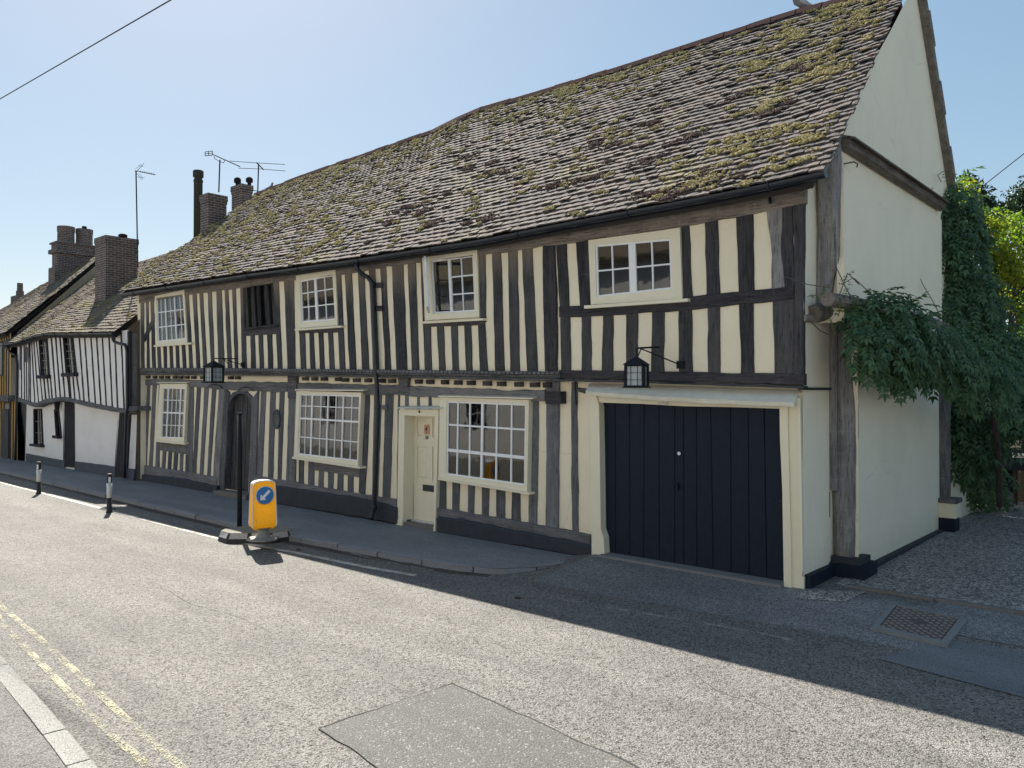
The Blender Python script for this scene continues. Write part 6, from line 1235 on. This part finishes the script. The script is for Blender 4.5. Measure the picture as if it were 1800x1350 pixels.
# dark gate / outbuilding in the shade with its sign
gx = onY(1800, 800, 11.0); bz0 = thing('dark_outbuilding', 'black boarded outbuilding in deep shade behind the climber at the right edge', 'shed', (gx.x, 11.6, 0))
mb = MB(); x0_ = onY(1660, 800, 11.6).x - 1.5
for i in range(36): x_ = x0_ + i * .22; mb.box((x_, 11.6, 0), (x_ + .21, 11.64 + .01 * (i % 2), 2.35))
mb.build('board_wall', 'fence', bz0); mb = MB(); mb.hexa([(x0_, 11.4, 2.3), (x0_ + 8, 11.4, 2.3), (x0_ + 8, 15, 3.2), (x0_, 15, 3.2)], [(x0_, 11.4, 2.38), (x0_ + 8, 11.4, 2.38), (x0_ + 8, 15, 3.28), (x0_, 15, 3.28)]); mb.box((x0_ + .01, 11.65, 0), (x0_ + 7.99, 14.9, 2.28)); mb.build('roof', 'fence', bz0)
Ys_ = 9.3; a, b = onY(1771, 766, Ys_), onY(1840, 790, Ys_); sg = thing('wooden_sign', 'cream sign board with dark capitals half hidden by leaves at the right edge', 'sign', (a.x, Ys_, 0))
mb = MB(); mb.box((a.x, Ys_, b.z), (b.x, Ys_ + .03, a.z)); mb.build('sign_board', 'signcream', sg); text('LLE', .105, onY(1786, 783, Ys_ - .004), 'black', 'lettering', sg, align='LEFT')
mb = MB(); mb.tube([(a.x + .12, Ys_ + .05, 0), (a.x + .12, Ys_ + .05, a.z)], .04, 8); mb.tube([(b.x - .1, Ys_ + .05, 0), (b.x - .1, Ys_ + .05, a.z)], .04, 8); mb.build('sign_post', 'fence', sg)
mb = MB(); a2, b2 = onY(1766, 789, Ys_ - .0), onY(1840, 830, Ys_); mb.box((a2.x, Ys_ - .0, b2.z), (b2.x, Ys_ + .028, a2.z - .01)); bo = mb.build('backing_board', 'navy', sg)
a3_, b3_ = onY(1779, 796, Ys_ - .01), onY(1818, 806, Ys_ - .01); mb = MB(); mb.box((a3_.x, Ys_ - .012, b3_.z), (b3_.x, Ys_ - .002, a3_.z)); mb.build('small_label', 'signwhite', bo); text('Private', .058, onY(1788, 803.5, Ys_ - .015), 'black', 'small_lettering', bo, align='LEFT')
tree('large dark tree behind the house whose shade falls over the back of the drive', [(-2.6, 10.5, 0), (-2.6, 10.5, 2.5), (-2.5, 10.5, 4.2)], [((-1.6, 9.2, 2.6), (1.3, 1.3, 1.2)), ((-2.4, 10.5, 4.3), (1.7, 1.6, 1.3)), ((-1.2, 11.8, 3.4), (1.4, 1.4, 1.4)), ((-1.0, 10.4, 1.4), (1.0, 1.2, .9)), ((.2, 10.6, 3.2), (1.2, .8, .9)), ((1.6, 11.0, 3.6), (1.3, .8, .8)), ((-.2, 9.6, 4.2), (1.0, .8, .7)), ((-3.2, 12.6, 4.6), (1.6, 1.5, 1.3))], 'leaf_d', .2, .13, 12000, name='added_yard_tree', seed=17)  # hidden tree, added to keep the sun off the back of the drive
mb = MB(); rnd = random.Random(19)  # hedge out of view, added to block skylight from the lower gable
for i in range(150): leafcloud(mb, rnd, V((5.6 + rnd.uniform(-.5, .5), rnd.uniform(1.5, 14), rnd.uniform(.2, 2.2))), (.6, .6, .5), 40, .22, .15)
tag(mb.build('added_drive_hedge', 'leaf_d', fix=False), 'unseen hedge added beside the drive to darken the lower gable', 'hedge')
# boundary planting beyond, so that no gap opens to the horizon
mb = MB(); rnd = random.Random(11)
for i in range(90): leafcloud(mb, rnd, V((rnd.uniform(-1.5, 12), 16.5 + rnd.uniform(-.5, .8), rnd.uniform(.2, 2.6))), (.7, .5, .5), 60, .16, .1)
tag(mb.build('boundary_hedge', 'leaf_d', fix=False), 'dark hedge closing the far end of the gravel drive', 'hedge')
# small litter on the road edge
for i, (x, y) in enumerate(((910, 1052), (524, 967), (83, 868), (200, 895))):
    p = onG(x, y); mb = MB(); vs = [p + V((v.x * .05, v.y * .035, v.z * .012 + .012)) * 1 for v in IV]; mb.add(vs, IF)
    tag(mb.build('dead_leaf', 'sedum'), ['dead brown leaf on the road at the edge of the shadow right of centre', 'dead leaf on the road beside the rubber island', 'dead leaf by the farthest left bollard', 'dead leaf beside the nearer bollard'][i], 'leaf', 'scattered dead leaves')
